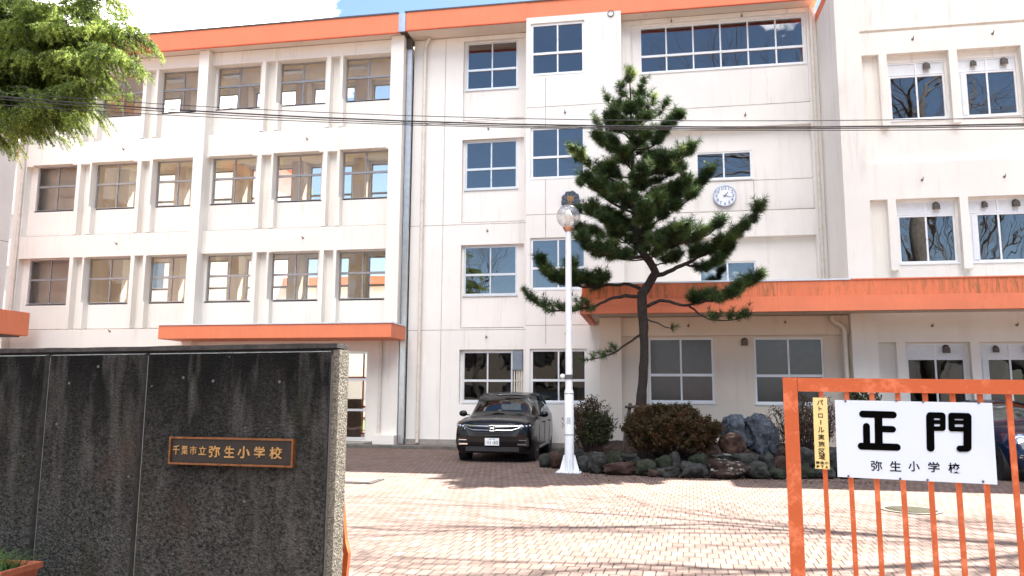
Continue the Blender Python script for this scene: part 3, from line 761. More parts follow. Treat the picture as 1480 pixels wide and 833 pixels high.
# ================================================================== clock and crest
def clock():
    c = onY(1047.5, 283.5, C+.17); y = C+.17
    t = empty('wall_clock', tuple(c), label='round white wall clock with blue numerals under the small upper window', cat='clock')
    r = .335
    mb = MB(); mb.lathe((c.x, y, c.z), [(r*.98, -.045), (r, -.03), (r, .03), (r*.93, .045), (r*.93, .02)], 48, (0, -1, 0)); mb.build('rim', simple('clock_rim', (.45, .55, .72), .35, .4), t, smooth='auto')
    mb = MB(); mb.lathe((c.x, y, c.z), [(r*.925, .018), (r*.925, .024)], 48, (0, -1, 0)); mb.build('dial', simple('clock_dial', (.84, .85, .86), .5, var=.02), t)
    mb = MB(); e1, e2, n = Vector((1, 0, 0)), Vector((0, 0, 1)), Vector((0, -1, 0))
    for k in range(1, 13):
        a = R(30*k); q = Vector((c.x+math.sin(a)*r*.72, y-.026, c.z+math.cos(a)*r*.72))
        put_char(mb, str(k), q, .10, e1, e2, n, .015, .003, fixed=.135)
    mb.build('numerals', simple('clock_blue', (.10, .22, .50), .6), t)
    for nm, ang, L, w in (('hour_hand', 41, .145, .022), ('minute_hand', 103, .225, .015)):
        a = R(ang); d = Vector((math.sin(a), 0, math.cos(a))); s_ = Vector((d.z, 0, -d.x)); o = Vector((c.x, y-.034-(.006 if ang > 90 else 0), c.z))
        mb = MB(); mb.prism([o-d*.05-s_*w*.6, o-d*.05+s_*w*.6, o+d*L+s_*w*.35, o+d*L-s_*w*.35], (0, -.004, 0)); mb.build(nm, simple(nm+'_blue', (.02, .07, .20), .5), t)
clock()
def crest():
    c = onY(825, 291, B); t = empty('school_crest', (c.x, B, c.z), label='dark leaf-shaped school crest with gold characters on the wall behind the lamp globe', cat='emblem')
    mb = MB(); pts = []
    for k in range(48):
        a = 2*math.pi*k/48; q = .29+.035*abs(math.sin(a*4.5+.4))-.02*abs(math.cos(a*9))
        pts.append((c.x+math.sin(a)*q*.93, B-.012, c.z+math.cos(a)*q))
    mb.prism(list(reversed(pts)), (0, -.05, 0)); mb.build('plate', simple('crest_dark', (.06, .075, .10), .45, .4, var=.4, scale=25), t)
    mb = MB()
    for k in range(10):
        a = R(36*k+10); d = Vector((math.sin(a), 0, math.cos(a))); p0 = Vector((c.x, B-.066, c.z))+d*.17; mb.tube([p0, p0+d*.09+Vector((d.z*.03, 0, -d.x*.03))], [.016, .006], 6)
    mb.build('leaf_veins', simple('crest_ridge', (.14, .16, .20), .4, .5), t)
    mb = MB(); e1, e2, n = Vector((1, 0, 0)), Vector((0, 0, 1)), Vector((0, -1, 0))
    put_char(mb, '弥', Vector((c.x, B-.063, c.z+.06)), .19, e1, e2, n, .02, .015, w=.21); put_char(mb, '生', Vector((c.x, B-.063, c.z-.13)), .15, e1, e2, n, .02, .015, w=.19)
    mb.build('crest_lettering', M['gold'], t)
crest()

# ================================================================== lamp post
def lamp():
    b = onZ(823, 683); x, y = b.x, b.y
    top = onY(825.5, 334, y).z; t = empty('lamp_post', (x, y, 0), label='tall white lamp post with clear glass globe in front of the pine bed', cat='street lamp')
    mb = MB()
    mb.box(x-.25, x+.25, y-.25, y+.25, .004, .024)
    for sx, sy in ((1, 0), (-1, 0), (0, 1), (0, -1)):
        p = Vector((x, y, .025)); d = Vector((sx, sy, 0)); s_ = Vector((-sy, sx, 0))*.008
        mb.prism([p+d*.09-s_, p+d*.20-s_, p+d*.18+Vector((0, 0, .08))-s_, p+d*.115+Vector((0, 0, .32))-s_, p+d*.09+Vector((0, 0, .32))-s_], s_*2)
    for sx in (-1, 1):
        for sy in (-1, 1): mb.lathe((x+sx*.2, y+sy*.2, .024), [(.022, 0), (.022, .02), (.012, .022), (.012, .045)], 6)
    mb.build('base_plate', M['alu_white'], t, smooth='auto')
    paint = simple('lamp_post_paint', (.74, .76, .79), .4, .1, var=.06, scale=9, coat=.2)
    mb = MB(); mb.lathe((x, y, 0), [(.095, .026), (.095, 1.62), (.088, 1.63), (.078, 1.66), (.074, 1.68), (.062, top-.05), (.05, top)], 24); mb.build('pole', paint, t, smooth='auto')
    mb = MB(); mb.box(x-.04, x+.04, y-.100, y-.06, .98, 1.10); mb.build('access_door', simple('lamp_door', (.5, .52, .55), .5), t)
    mb = MB()
    for z in (.75, 1.58): mb.lathe((x, y, z), [(.099, -.012), (.099, .012)], 20)
    mb.build('band', simple('band_grey', (.35, .36, .37), .5), t)
    zb = onY(826, 545, y).z
    mb = MB(); mb.lathe((x, y, zb), [(.088, -.045), (.088, .045)], 20); mb.build('clamp', M['dark_metal'], t)
    mb = MB(); mb.sphere((x-.13, y-.02, zb+.01), .055); mb.build('sensor', M['panel'], t, smooth=True)
    g = top+.315; r = .25
    mb = MB(); mb.lathe((x, y, top), [(.06, -.02), (.075, .0), (.10, .03), (.12, .07), (.10, .10), (.06, .11)], 20); mb.build('collar', simple('copper_collar', (.50, .30, .22), .35, .7, var=.2), t, smooth='auto')
    m = bpy.data.materials.new('globe_glass'); nt = NT(m)
    tr = nt.node('ShaderNodeBsdfTransparent'); tr.inputs[0].default_value = (.93, .92, .90, 1); gl = nt.node('ShaderNodeBsdfGlossy'); gl.inputs['Roughness'].default_value = .04
    lw = nt.node('ShaderNodeLayerWeight'); lw.inputs[0].default_value = .35; gp = nt.node('ShaderNodeNewGeometry')
    w = noise(nt, coords(nt, scale=(14, 14, 2)), 3, 3); bp = nt.node('ShaderNodeBump'); bp.inputs['Strength'].default_value = .8; bp.inputs['Distance'].default_value = .02; nt.link(w, bp.inputs['Height']); nt.link(bp.outputs[0], gl.inputs['Normal'])
    ma = nt.node('ShaderNodeMath', operation='MULTIPLY_ADD'); ma.inputs[1].default_value = .75; ma.inputs[2].default_value = .1; nt.link(lw.outputs[1], ma.inputs[0])
    mx = nt.node('ShaderNodeMixShader'); nt.link(ma.outputs[0], mx.inputs[0]); nt.link(tr.outputs[0], mx.inputs[1]); nt.link(gl.outputs[0], mx.inputs[2]); o_ = nt.node('ShaderNodeOutputMaterial'); nt.link(mx.outputs[0], o_.inputs[0])
    mb = MB(); mb.sphere((x, y, g), r, 32, 20); mb.build('globe', m, t, smooth=True)
    mb = MB(); mb.lathe((x, y, g), [(.02, -.24), (.035, -.22), (.04, -.12), (.05, -.09), (.085, 0), (.075, .06), (.04, .11), (.0, .125)], 18); mb.build('bulb', simple('bulb_white', (.85, .84, .80), .3), t, smooth=True)
lamp()

# ================================================================== pebble gate wall with plaque
wn_a = R(-2.8); WU = Vector((math.cos(wn_a), math.sin(wn_a), 0)); WN = Vector((WU.y, -WU.x, 0))   # WN points to the viewer
W0 = onY(485, 497, 4.0)
def wp(px, py, lift=0.0):
    p = onP(px, py, W0+WN*lift, WN); d = p-W0; return d.dot(WU), p.z
def gate_wall():
    t = empty('gate_wall', (W0.x-2, 4.15, 0), label='dark sooty washed-pebble gate wall in the left foreground carrying the bronze plaque', cat='wall')
    Zt = lambda u: W0.z+(wp(0, 505)[1]-W0.z)*u/wp(0, 505)[0]
    Z = Vector((0, 0, 1)); th = .155
    us = [wp(486, 600)[0], wp(205.5, 600)[0], wp(62.5, 600)[0], wp(-85, 600)[0], wp(-235, 600)[0], wp(-385, 600)[0]]
    u_end = wp(480, 650)[0]*0
    us[0] = 0
    def seg(mb, u0, u1, n0, n1, z0, z1a, z1b):
        P = lambda u, n, z: Vector((W0.x, W0.y, 0))+WU*u+WN*n+Z*z
        mb.add([P(u0, n0, z0), P(u1, n0, z0), P(u1, n1, z0), P(u0, n1, z0), P(u0, n0, z1a), P(u1, n0, z1b), P(u1, n1, z1b), P(u0, n1, z1a)],
               [(0,3,2,1),(4,5,6,7),(0,1,5,4),(1,2,6,5),(2,3,7,6),(3,0,4,7)])
    uL = us[-1]
    mb = MB(); seg(mb, uL, -.02, -th+.0, -.032, 0, Zt(uL)-.02, Zt(0)-.02); mb.build('core', simple('joint_dark', (.035, .033, .03), .95, var=.3, scale=12), t)
    mb = MB(); seg(mb, uL, .012, -th-.004, -.014, 0, 0, 0) if 0 else None
    # chamfered pebble panels
    for a, b in zip(us, us[1:]):
        u1 = a-(.010 if a else .022); u0 = b+.010; mb = MB(); c = .009
        P = lambda u, n, z: Vector((W0.x, W0.y, 0))+WU*u+WN*n+Z*z
        zt0, zt1 = Zt(u0)-.035, Zt(u1)-.035
        o = [P(u0, -.03, 0), P(u1, -.03, 0), P(u1, -.03, zt1), P(u0, -.03, zt0)]
        i = [P(u0+c, 0, 0), P(u1-c, 0, 0), P(u1-c, 0, zt1-c), P(u0+c, 0, zt0-c)]
        mb.add(i, [(0, 1, 2, 3)])
        mb.build('pebble_panel', M['pebble'], t)
        mb = MB(); mb.add(o+i, [(2, 3, 7, 6)]); mb.cm = 1; mb.add(o+i, [(1, 2, 6, 5), (3, 0, 4, 7)]); mb.build('panel_bevel', [M['bevel_top_lit'], M['bevel_side']], t)
    for a in us[1:-1]:
        mb = MB(); seg(mb, a+.0035, a+.0085, -.0315, -.012, 0, Zt(a)-.05, Zt(a)-.05); mb.build('joint_strip', M['wall_trim'], t)
    # end face of paler aggregate, with a bevel back to the panels
    P = lambda u, n, z: Vector((W0.x, W0.y, 0))+WU*u+WN*n+Z*z
    zt = Zt(0)-.03
    mb = MB(); mb.add([P(.0, -.02, 0), P(.012, -.032, 0), P(.012, -th, 0), P(-.02, -th-.0, 0), P(.0, -.02, zt), P(.012, -.032, zt), P(.012, -th, zt), P(-.02, -th, zt), P(-.021, -.02, 0), P(-.021, -.02, zt)],
        [(0, 1, 5, 4), (1, 2, 6, 5), (2, 3, 7, 6), (8, 0, 4, 9), (4, 5, 6, 7, 9)]); mb.build('end_face', M['pebble_end'], t)
    mb = MB(); seg(mb, -.0215, -.0205, -.02, -.001, 0, zt-.03, zt-.03); mb.build('corner_strip', M['wall_trim'], t)
    mb = MB(); seg(mb, uL-.02, .004, -th-.005, -.008, 0, 0, 0) if 0 else None
    P0 = lambda u, n, z: P(u, n, z)
    vs = []
    for u in np.linspace(uL, .006, 40):
        z = Zt(u); j = float(RNG.normal(0, .0015)); vs += [P(u, -th-.006, z-.022), P(u, -.006, z-.022), P(u, -.010, z+.004+j), P(u, -th-.004, z+.004)]
    fs = []
    for k in range(39):
        for q in range(4): fs.append((4*k+q, 4*(k+1)+q, 4*(k+1)+(q+1) % 4, 4*k+(q+1) % 4))
    fs += [(3, 2, 1, 0), (156, 157, 158, 159)]
    mb = MB(); mb.add(vs, fs); mb.build('coping', simple('coping_stone', (.045, .040, .036), .95, var=.5, scale=20, bmp=.6), t)
    mb = MB()   # tie holes
    for px, py in ((265, 546), (308, 551), (404, 552), (86, 689), (186, 689), (353, 725), (82, 613), (100, 554), (142, 530)):
        u, z = wp(px, py); q = P(u, -.002, z); mb.lathe(q, [(.0085, 0), (.0085, .0035)], 12, WN)
    mb.build('tie_plug', simple('plug_grey', (.10, .097, .09), .9), t)
gate_wall()
def plaque():
    cs = [wp(245, 632, .03), wp(425, 634, .03), wp(422, 675, .03), wp(243, 672, .03)]
    c0 = onP(334, 653.5, W0+WN*.03, WN)
    t = empty('name_plaque', tuple(c0), label='bronze name plaque with gold school name on the dark pebble wall', cat='plaque')
    u0 = (cs[0][0]+cs[3][0])/2; u1 = (cs[1][0]+cs[2][0])/2; z1 = (cs[0][1]+cs[1][1])/2; z0 = (cs[2][1]+cs[3][1])/2
    E1, E2 = WU, Vector((0, 0, 1)); O = Vector((W0.x, W0.y, 0))
    mb = MB(); mb.obox(O, E1, E2, WN, u0+.006, u1-.006, z0+.006, z1-.006, .002, .022); mb.build('board', M['plaque_dark'], t)
    f = .010; mb = MB()
    mb.obox(O, E1, E2, WN, u0, u1, z0, z0+f, .001, .032); mb.obox(O, E1, E2, WN, u0, u1, z1-f, z1, .001, .032)
    mb.obox(O, E1, E2, WN, u0, u0+f, z0+f, z1-f, .001, .032); mb.obox(O, E1, E2, WN, u1-f, u1, z0+f, z1-f, .001, .032); mb.build('frame', M['bronze'], t)
    mb = MB()
    zc = (z0+z1)/2
    def X(k): return 230+k/7.048, 610+300/7.048
    for ch, k, kw, kh in (('千', 202, 84, 100), ('葉', 289, 80, 96), ('市', 376, 84, 92), ('立', 470, 92, 96), ('弥', 592, 138, 124), ('生', 742, 124, 126), ('小', 888, 150, 128), ('学', 1048, 128, 132), ('校', 1214, 150, 128)):
        px, py = X(k); u, z = wp(px, 653); s_ = 4.0/FOC/7.048
        q = O+E1*u+E2*(zc+.003-(.004 if k > 520 else 0))+WN*.0225
        put_char(mb, ch, q, kh*s_, E1, E2, WN, .022 if k > 520 else .012, .005, w=kw*s_)
    mb.build('plaque_lettering', M['gold'], t)
plaque()

# planter with grass tufts on a block, at the foot of the wall
def planter():
    t = empty('planter', (-3.66, 3.62, 0), label='terracotta trough with grassy tuft in the lower left corner, on a concrete block', cat='planter')
    q = onY(60, 812, 3.85); c = (q.x-.33, 3.72); mb = MB(); zt_ = q.z
    x0, x1, y0, y1, zb = c[0]-.33, c[0]+.32, c[1]-.13, c[1]+.13, zt_-.18
    def ring(i, z): return [(x0-i, y0-i, z), (x1+i, y0-i, z), (x1+i, y1+i, z), (x0-i, y1+i, z)]
    vs = ring(-.03, zb)+ring(0, zt_-.03)+ring(.012, zt_-.03)+ring(.012, zt_)+ring(-.012, zt_)+ring(-.03, zt_-.05)
    fs = [(3, 2, 1, 0)]
    for k in range(5):
        for q in range(4): fs.append((4*k+q, 4*k+(q+1) % 4, 4*(k+1)+(q+1) % 4, 4*(k+1)+q))
    fs.append((20, 21, 22, 23))
    mb.add(vs, fs); mb.build('trough', simple('terracotta', (.42, .12, .055), .8, var=.2, scale=20, bmp=.3), t)
    mb = MB(); mb.box(x0+.02, x1-.02, y0+.02, y1-.02, zt_-.049, zt_-.02); mb.build('potting_soil', M['soil'], t)
    V = []; Fc = []
    for k in range(420):
        b = Vector((random.uniform(x0+.03, x1-.05), random.uniform(y0+.03, y1-.03), zt_-.03)); a = random.uniform(0, 6.28); L = random.uniform(.10, .24)
        d = Vector((math.cos(a), math.sin(a), 0)); s_ = Vector((-d.y, d.x, 0))*random.uniform(.0018, .004); h = random.uniform(.25, .75); base = len(V)
        for j in range(5):
            f = j/4; p = b+d*(L*f*(.35+.75*f))+Vector((0, 0, L*h*(f*1.8-f*f*1.25))); w = (1-f*.85); V += [p-s_*w, p+s_*w]
        for j in range(4): q = base+2*j; Fc.append((q, q+1, q+3, q+2))
    np_mesh('grass_tuft', [tuple(v) for v in V], Fc, M['grass_leaf'], t)
    mb = MB(); mb.bbox(c[0]-.30, c[0]+.30, c[1]-.12, c[1]+.12, 0, zb-.002, .01)
    mb.build('concrete_block', M['concrete'], None, label='grey concrete block under the terracotta trough', cat='block')
planter()

# ================================================================== orange gate on the right
ga = R(-8.9); GU = Vector((math.cos(ga), math.sin(ga), 0)); GN = Vector((GU.y, -GU.x, 0)); G0 = onY(1131, 546, 3.5); ZU = Vector((0, 0, 1))
def gp(px, py, lift=0.0):
    p = onP(px, py, G0+GN*lift, GN); return (p-G0).dot(GU), p.z
def gate():
    t = empty('sliding_gate', (G0.x+1.5, 3.3, 0), label='chipped orange barred steel gate in the right foreground', cat='gate')
    O = Vector((G0.x, G0.y, 0)); uR = 3.2
    zt = lambda u: G0.z+(gp(1480, 549)[1]-G0.z)*u/gp(1480, 549)[0]
    def P(u, z, n): return O+GU*u+ZU*z+GN*n
    def seg(mb, u0, u1, za0, za1, zb0, zb1, n0, n1):   # za at u0, zb at u1
        mb.add([P(u0, za0, n0), P(u1, zb0, n0), P(u1, zb0, n1), P(u0, za0, n1), P(u0, za1, n0), P(u1, zb1, n0), P(u1, zb1, n1), P(u0, za1, n1)],
               [(0,3,2,1),(4,5,6,7),(0,1,5,4),(1,2,6,5),(2,3,7,6),(3,0,4,7)])
    mb = MB(); seg(mb, 0, .058, .04, zt(0), .04, zt(.058), -.024, .024); mb.build('end_post', M['orange_gate'], t)
    mb = MB(); seg(mb, uR, uR+.068, .04, zt(uR), .04, zt(uR+.068), -.03, .03); mb.build('end_post', M['orange_gate'], t)
    mb = MB(); seg(mb, .060, uR-.002, zt(.06)-.058, zt(.07)-.001, zt(uR)-.058, zt(uR)-.001, -.028, .028); mb.build('top_rail', M['orange_gate'], t)
    mb = MB(); seg(mb, .070, uR-.002, .10, .16, .10, .16, -.028, .028); mb.build('bottom_rail', M['orange_gate'], t)
    us = [gp(x, 590)[0] for x in (1188, 1224.5, 1261, 1298.5, 1338, 1377.5, 1417.5, 1459)]
    while us[-1] < uR-.2: us.append(us[-1]+.1195)
    for u in us:
        mb = MB(); z1 = zt(u)-.059; seg(mb, u-.009, u+.009, .161, z1, .161, z1, -.009, .012); mb.build('bar', M['orange_gate'], t)
        # weld collars
    for u in (.25, uR-.2):
        mb = MB(); mb.lathe(P(u, .05, 0), [(.05, -.012), (.05, .012)], 20, GN); mb.build('wheel', M['dark_metal'], t)
    # name board
    lift = .020
    cs = [onP(px, py, G0+GN*lift, GN) for px, py in ((1206.5, 577), (1433.5, 584), (1441, 699), (1210.5, 690.5))]
    e1 = ((cs[1]-cs[0])+(cs[2]-cs[3])).normalized(); e2 = GN.cross(e1)*1.0
    if e2.z < 0: e2 = -e2
    c = sum(cs, Vector())/4; w = ((cs[1]-cs[0]).length+(cs[2]-cs[3]).length)/4; h = ((cs[0]-cs[3]).length+(cs[1]-cs[2]).length)/4
    s = empty('gate_sign', tuple(c), label='large pale blue board lettered in black on the gate bars', cat='sign')
    mb = MB(); mb.obox(c, e1, e2, GN, -w, w, -h, h, 0, .006); mb.build('board', M['sign_white'], s)
    o = c+GN*.0065
    def L(px, py): p = onP(px, py, o, GN)-o; return (p.dot(e1), p.dot(e2))
    def K(x, y): return L(1110+x/2.5027, 500+y/2.5027)
    sc = (L(1320, 640)[0]-L(1310, 640)[0])/10/2.5027    # metres per crop pixel
    mb = MB(); ink = []
    st = [((343, 247), (452, 250), 14), ((399, 252), (401, 360), 14.5), ((412, 301), (450, 302), 13), ((356, 291), (357, 352), 13), ((338, 363), (466, 367), 14),
          ((586, 256), (588, 370), 14), ((586, 251), (629, 252), 12), ((632, 253), (632, 298), 10), ((586, 275), (630, 276), 8), ((586, 299), (630, 300), 9),
          ((663, 254), (664, 300), 11), ((664, 253), (712, 254), 12), ((721, 256), (721, 368), 14), ((664, 276), (712, 277), 8), ((664, 301), (712, 302), 9), ((694, 372), (717, 372), 12)]
    for k, (a, b, r) in enumerate(st):
        if k in (0, 5): mb = MB()
        capsule(mb, o, e1, e2, GN, K(*a), K(*b), r*sc, .0002*(k+1), .0008)
        if k in (4, len(st)-1): mb.build('character', M['ink'], s)
    for ch, x, y in (('弥', 393, 434), ('生', 461, 436), ('小', 528, 436), ('学', 600, 439), ('校', 673, 442)):
        q = K(x, y); mb = MB(); put_char(mb, ch, o+e1*q[0]+e2*q[1], 40*sc, e1, e2, GN, .012, .001, w=41*sc); mb.build('character', M['ink'], s)
    mb = MB()
    for x, y in ((280, 200), (464, 198), (561, 202), (762, 206), (291, 471), (478, 481), (577, 485), (778, 491)):
        q = K(x, y); mb.lathe(o+e1*q[0]+e2*q[1], [(.0045, 0), (.0045, .003), (.002, .004)], 8, GN)
    mb.build('screw', M['dark_metal'], s)
    # narrow yellow patrol notice
    cs = [onP(px, py, G0+GN*lift, GN) for px, py in ((1174.5, 575), (1195.5, 575), (1199, 678), (1178.5, 678))]
    e1 = ((cs[1]-cs[0])+(cs[2]-cs[3])).normalized(); e2 = ((cs[0]-cs[3])+(cs[1]-cs[2])).normalized(); e1 = (e1-e2*e1.dot(e2)).normalized()
    c = sum(cs, Vector())/4; w = ((cs[1]-cs[0]).length+(cs[2]-cs[3]).length)/4; h = ((cs[0]-cs[3]).length+(cs[1]-cs[2]).length)/4
    s = empty('patrol_notice', tuple(c), label='narrow yellow vertical notice with black characters wired to a gate bar', cat='sign')
    mb = MB(); mb.obox(c, e1, e2, GN, -w, w, -h, h, 0, .004); mb.build('board', M['sign_yellow'], s)
    mb = MB(); o = c+GN*.0045; px2m = 2*h/532.0
    ys = [112, 160, 212, 262, 318, 372, 424, 478, 520]   # rows in the 833 px crop
    for ch, yy in zip('パトロール実施区域', ys):
        dy = (77+266-yy)*px2m
        hh = {'ー': 38, 'ト': 36, 'ロ': 32}.get(ch, 42)*px2m; ww = {'ー': 4, 'ト': 24, 'ロ': 32}.get(ch, 44)*px2m
        if ch == 'ー': mb.obox(o+e2*dy, e1, e2, GN, -.0018, .0018, -hh*.45, hh*.45, 0, .001); continue
        put_char(mb, ch, o+e2*dy, hh, e1, e2, GN, .012, .001, w=ww)
    for k, ch in enumerate('弥生小'): put_char(mb, ch, o+e2*((343-563)*px2m)+e1*((k-1)*w*.60), 21*px2m, e1, e2, GN, .03, .001, w=27*px2m)
    for k, ch in enumerate('PTA'): put_char(mb, ch, o+e2*((343-593)*px2m)+e1*((k-1)*w*.60), 20*px2m, e1, e2, GN, .03, .001, w=20*px2m)
    mb.build('notice_lettering', M['ink_brown'], s)
gate()
# bent orange gate stop just behind the end of the pebble wall
def stop():
    Y = 4.5; q = [onY(*p, Y) for p in ((491.5, 700), (494, 720), (498, 780), (502.5, 800), (500.5, 833))]
    t = empty('gate_leaf', (q[0].x, Y, 0), label='sunlit orange folded gate edge showing beside the end of the pebble wall', cat='gate')
    zb = .03
    pts = [(q[0].x-.04, q[0].z+.1), (q[0].x, q[0].z), (q[2].x, q[2].z), (q[3].x, q[3].z), (q[4].x-.005, q[4].z), (q[4].x-.02, zb)]
    mb = MB()
    for (a, b) in zip(pts, pts[1:]):
        mb.add([(a[0]-.02, Y-.02, a[1]), (a[0]+.012, Y-.02, a[1]), (b[0]+.012, Y-.02, b[1]), (b[0]-.02, Y-.02, b[1]), (a[0]-.02, Y+.02, a[1]), (a[0]+.012, Y+.02, a[1]), (b[0]+.012, Y+.02, b[1]), (b[0]-.02, Y+.02, b[1])],
               [(0, 1, 2, 3), (1, 5, 6, 2), (5, 4, 7, 6), (4, 0, 3, 7), (0, 4, 5, 1), (3, 2, 6, 7)])
    mb.build('edge_post', M['orange_gate'], t)
    mb = MB(); mb.box(q[0].x-1.6, q[0].x-.06, Y-.02, Y+.02, q[0].z+.06, q[0].z+.12); mb.box(q[0].x-1.6, q[0].x-.06, Y-.02, Y+.02, .1, .16); mb.build('rail', M['orange_gate'], t)
    for k in range(10):
        mb = MB(); x = q[0].x-.2-.14*k; mb.box(x, x+.02, Y-.01, Y+.01, .161, q[0].z+.059); mb.build('bar', M['orange_gate'], t)
stop()

# ================================================================== overhead wires
def wire(pts, r, label, dz=0.0, n=44):
    P = [onY(px, py, 8.0) for px, py in pts]
    xs = np.array([p.x for p in P]); zs = np.array([p.z for p in P])
    co = np.polyfit(xs, zs, 2)
    X = np.linspace(-24, 22, n); pl = [(x, 8.0+.0*x, float(np.polyval(co, x))) for x in X]
    mb = MB(); mb.tube(pl, r, 6); o = mb.build('power_line', M['black'], None, label=label, cat='cable', group='cables crossing the yard')
wire([(0, 134), (200, 148), (420, 160), (760, 173), (1100, 175), (1480, 170)], .0042, 'thin topmost black cable crossing in front of the school')
wire([(0, 140), (200, 155), (420, 166.5), (760, 182), (1100, 184), (1480, 179)], .0085, 'thickest black cable, second from the top of the bundle')
wire([(0, 144), (200, 159), (420, 170), (760, 184.5), (1100, 186), (1480, 182)], .0055, 'black cable running just below the thickest one')
wire([(0, 152), (200, 164), (420, 174), (760, 186), (1100, 188.5), (1480, 186.5)], .0045, 'lowest thin black cable of the bundle')
# ================================================================== vegetation
def rnd_dir(): 
    v = RNG.normal(size=3); return Vector(v/np.linalg.norm(v))
def resample(pts, n):
    pts = [Vector(p) for p in pts]; L = [0]
    for a, b in zip(pts, pts[1:]): L.append(L[-1]+(b-a).length)
    out = []
    for k in range(n):
        s = L[-1]*k/(n-1); i = max(j for j in range(len(L)) if L[j] <= s+1e-9); i = min(i, len(pts)-2)
        f = (s-L[i])/max(L[i+1]-L[i], 1e-9); out.append(pts[i].lerp(pts[i+1], min(f, 1)))
    return out

class Needles:
    """bottle-brush shoots made of thin triangles"""
    def __init__(s): s.V = []; s.n = 0
    def shoot(s, p, d, L, nl, n, w=.0055, fwd=.55, clump=1):
        p = np.array(p); d = np.array(d.normalized()); a = np.array([0, 0, 1.]) if abs(d[2]) < .9 else np.array([1., 0, 0])
        u = np.cross(d, a); u /= np.linalg.norm(u); v = np.cross(d, u)
        t = RNG.uniform(0, 1, n); an = RNG.uniform(0, 2*np.pi, n); f = fwd+RNG.normal(0, .16, n)
        rad = np.cos(an)[:, None]*u+np.sin(an)[:, None]*v
        f = fwd+RNG.normal(0, .38, n); dr = rad+f[:, None]*d; dr /= np.linalg.norm(dr, axis=1)[:, None]; dr[:, 2] += RNG.normal(0, .05, n)
        b = p+d*(t*L)[:, None]; ln = nl*RNG.uniform(.7, 1.15, n)
        e = b+dr*ln[:, None]; sd = np.cross(dr, RNG.normal(size=(n, 3))); sd /= np.linalg.norm(sd, axis=1)[:, None]+1e-9
        tri = np.stack([b-sd*w, b+sd*w, e], axis=1); s.V.append(tri.reshape(-1, 3)); s.n += n
    def build(s, name, mat, parent):
        V = np.concatenate(s.V); return np_mesh(name, V, np.arange(len(V)).reshape(-1, 3), mat, parent)

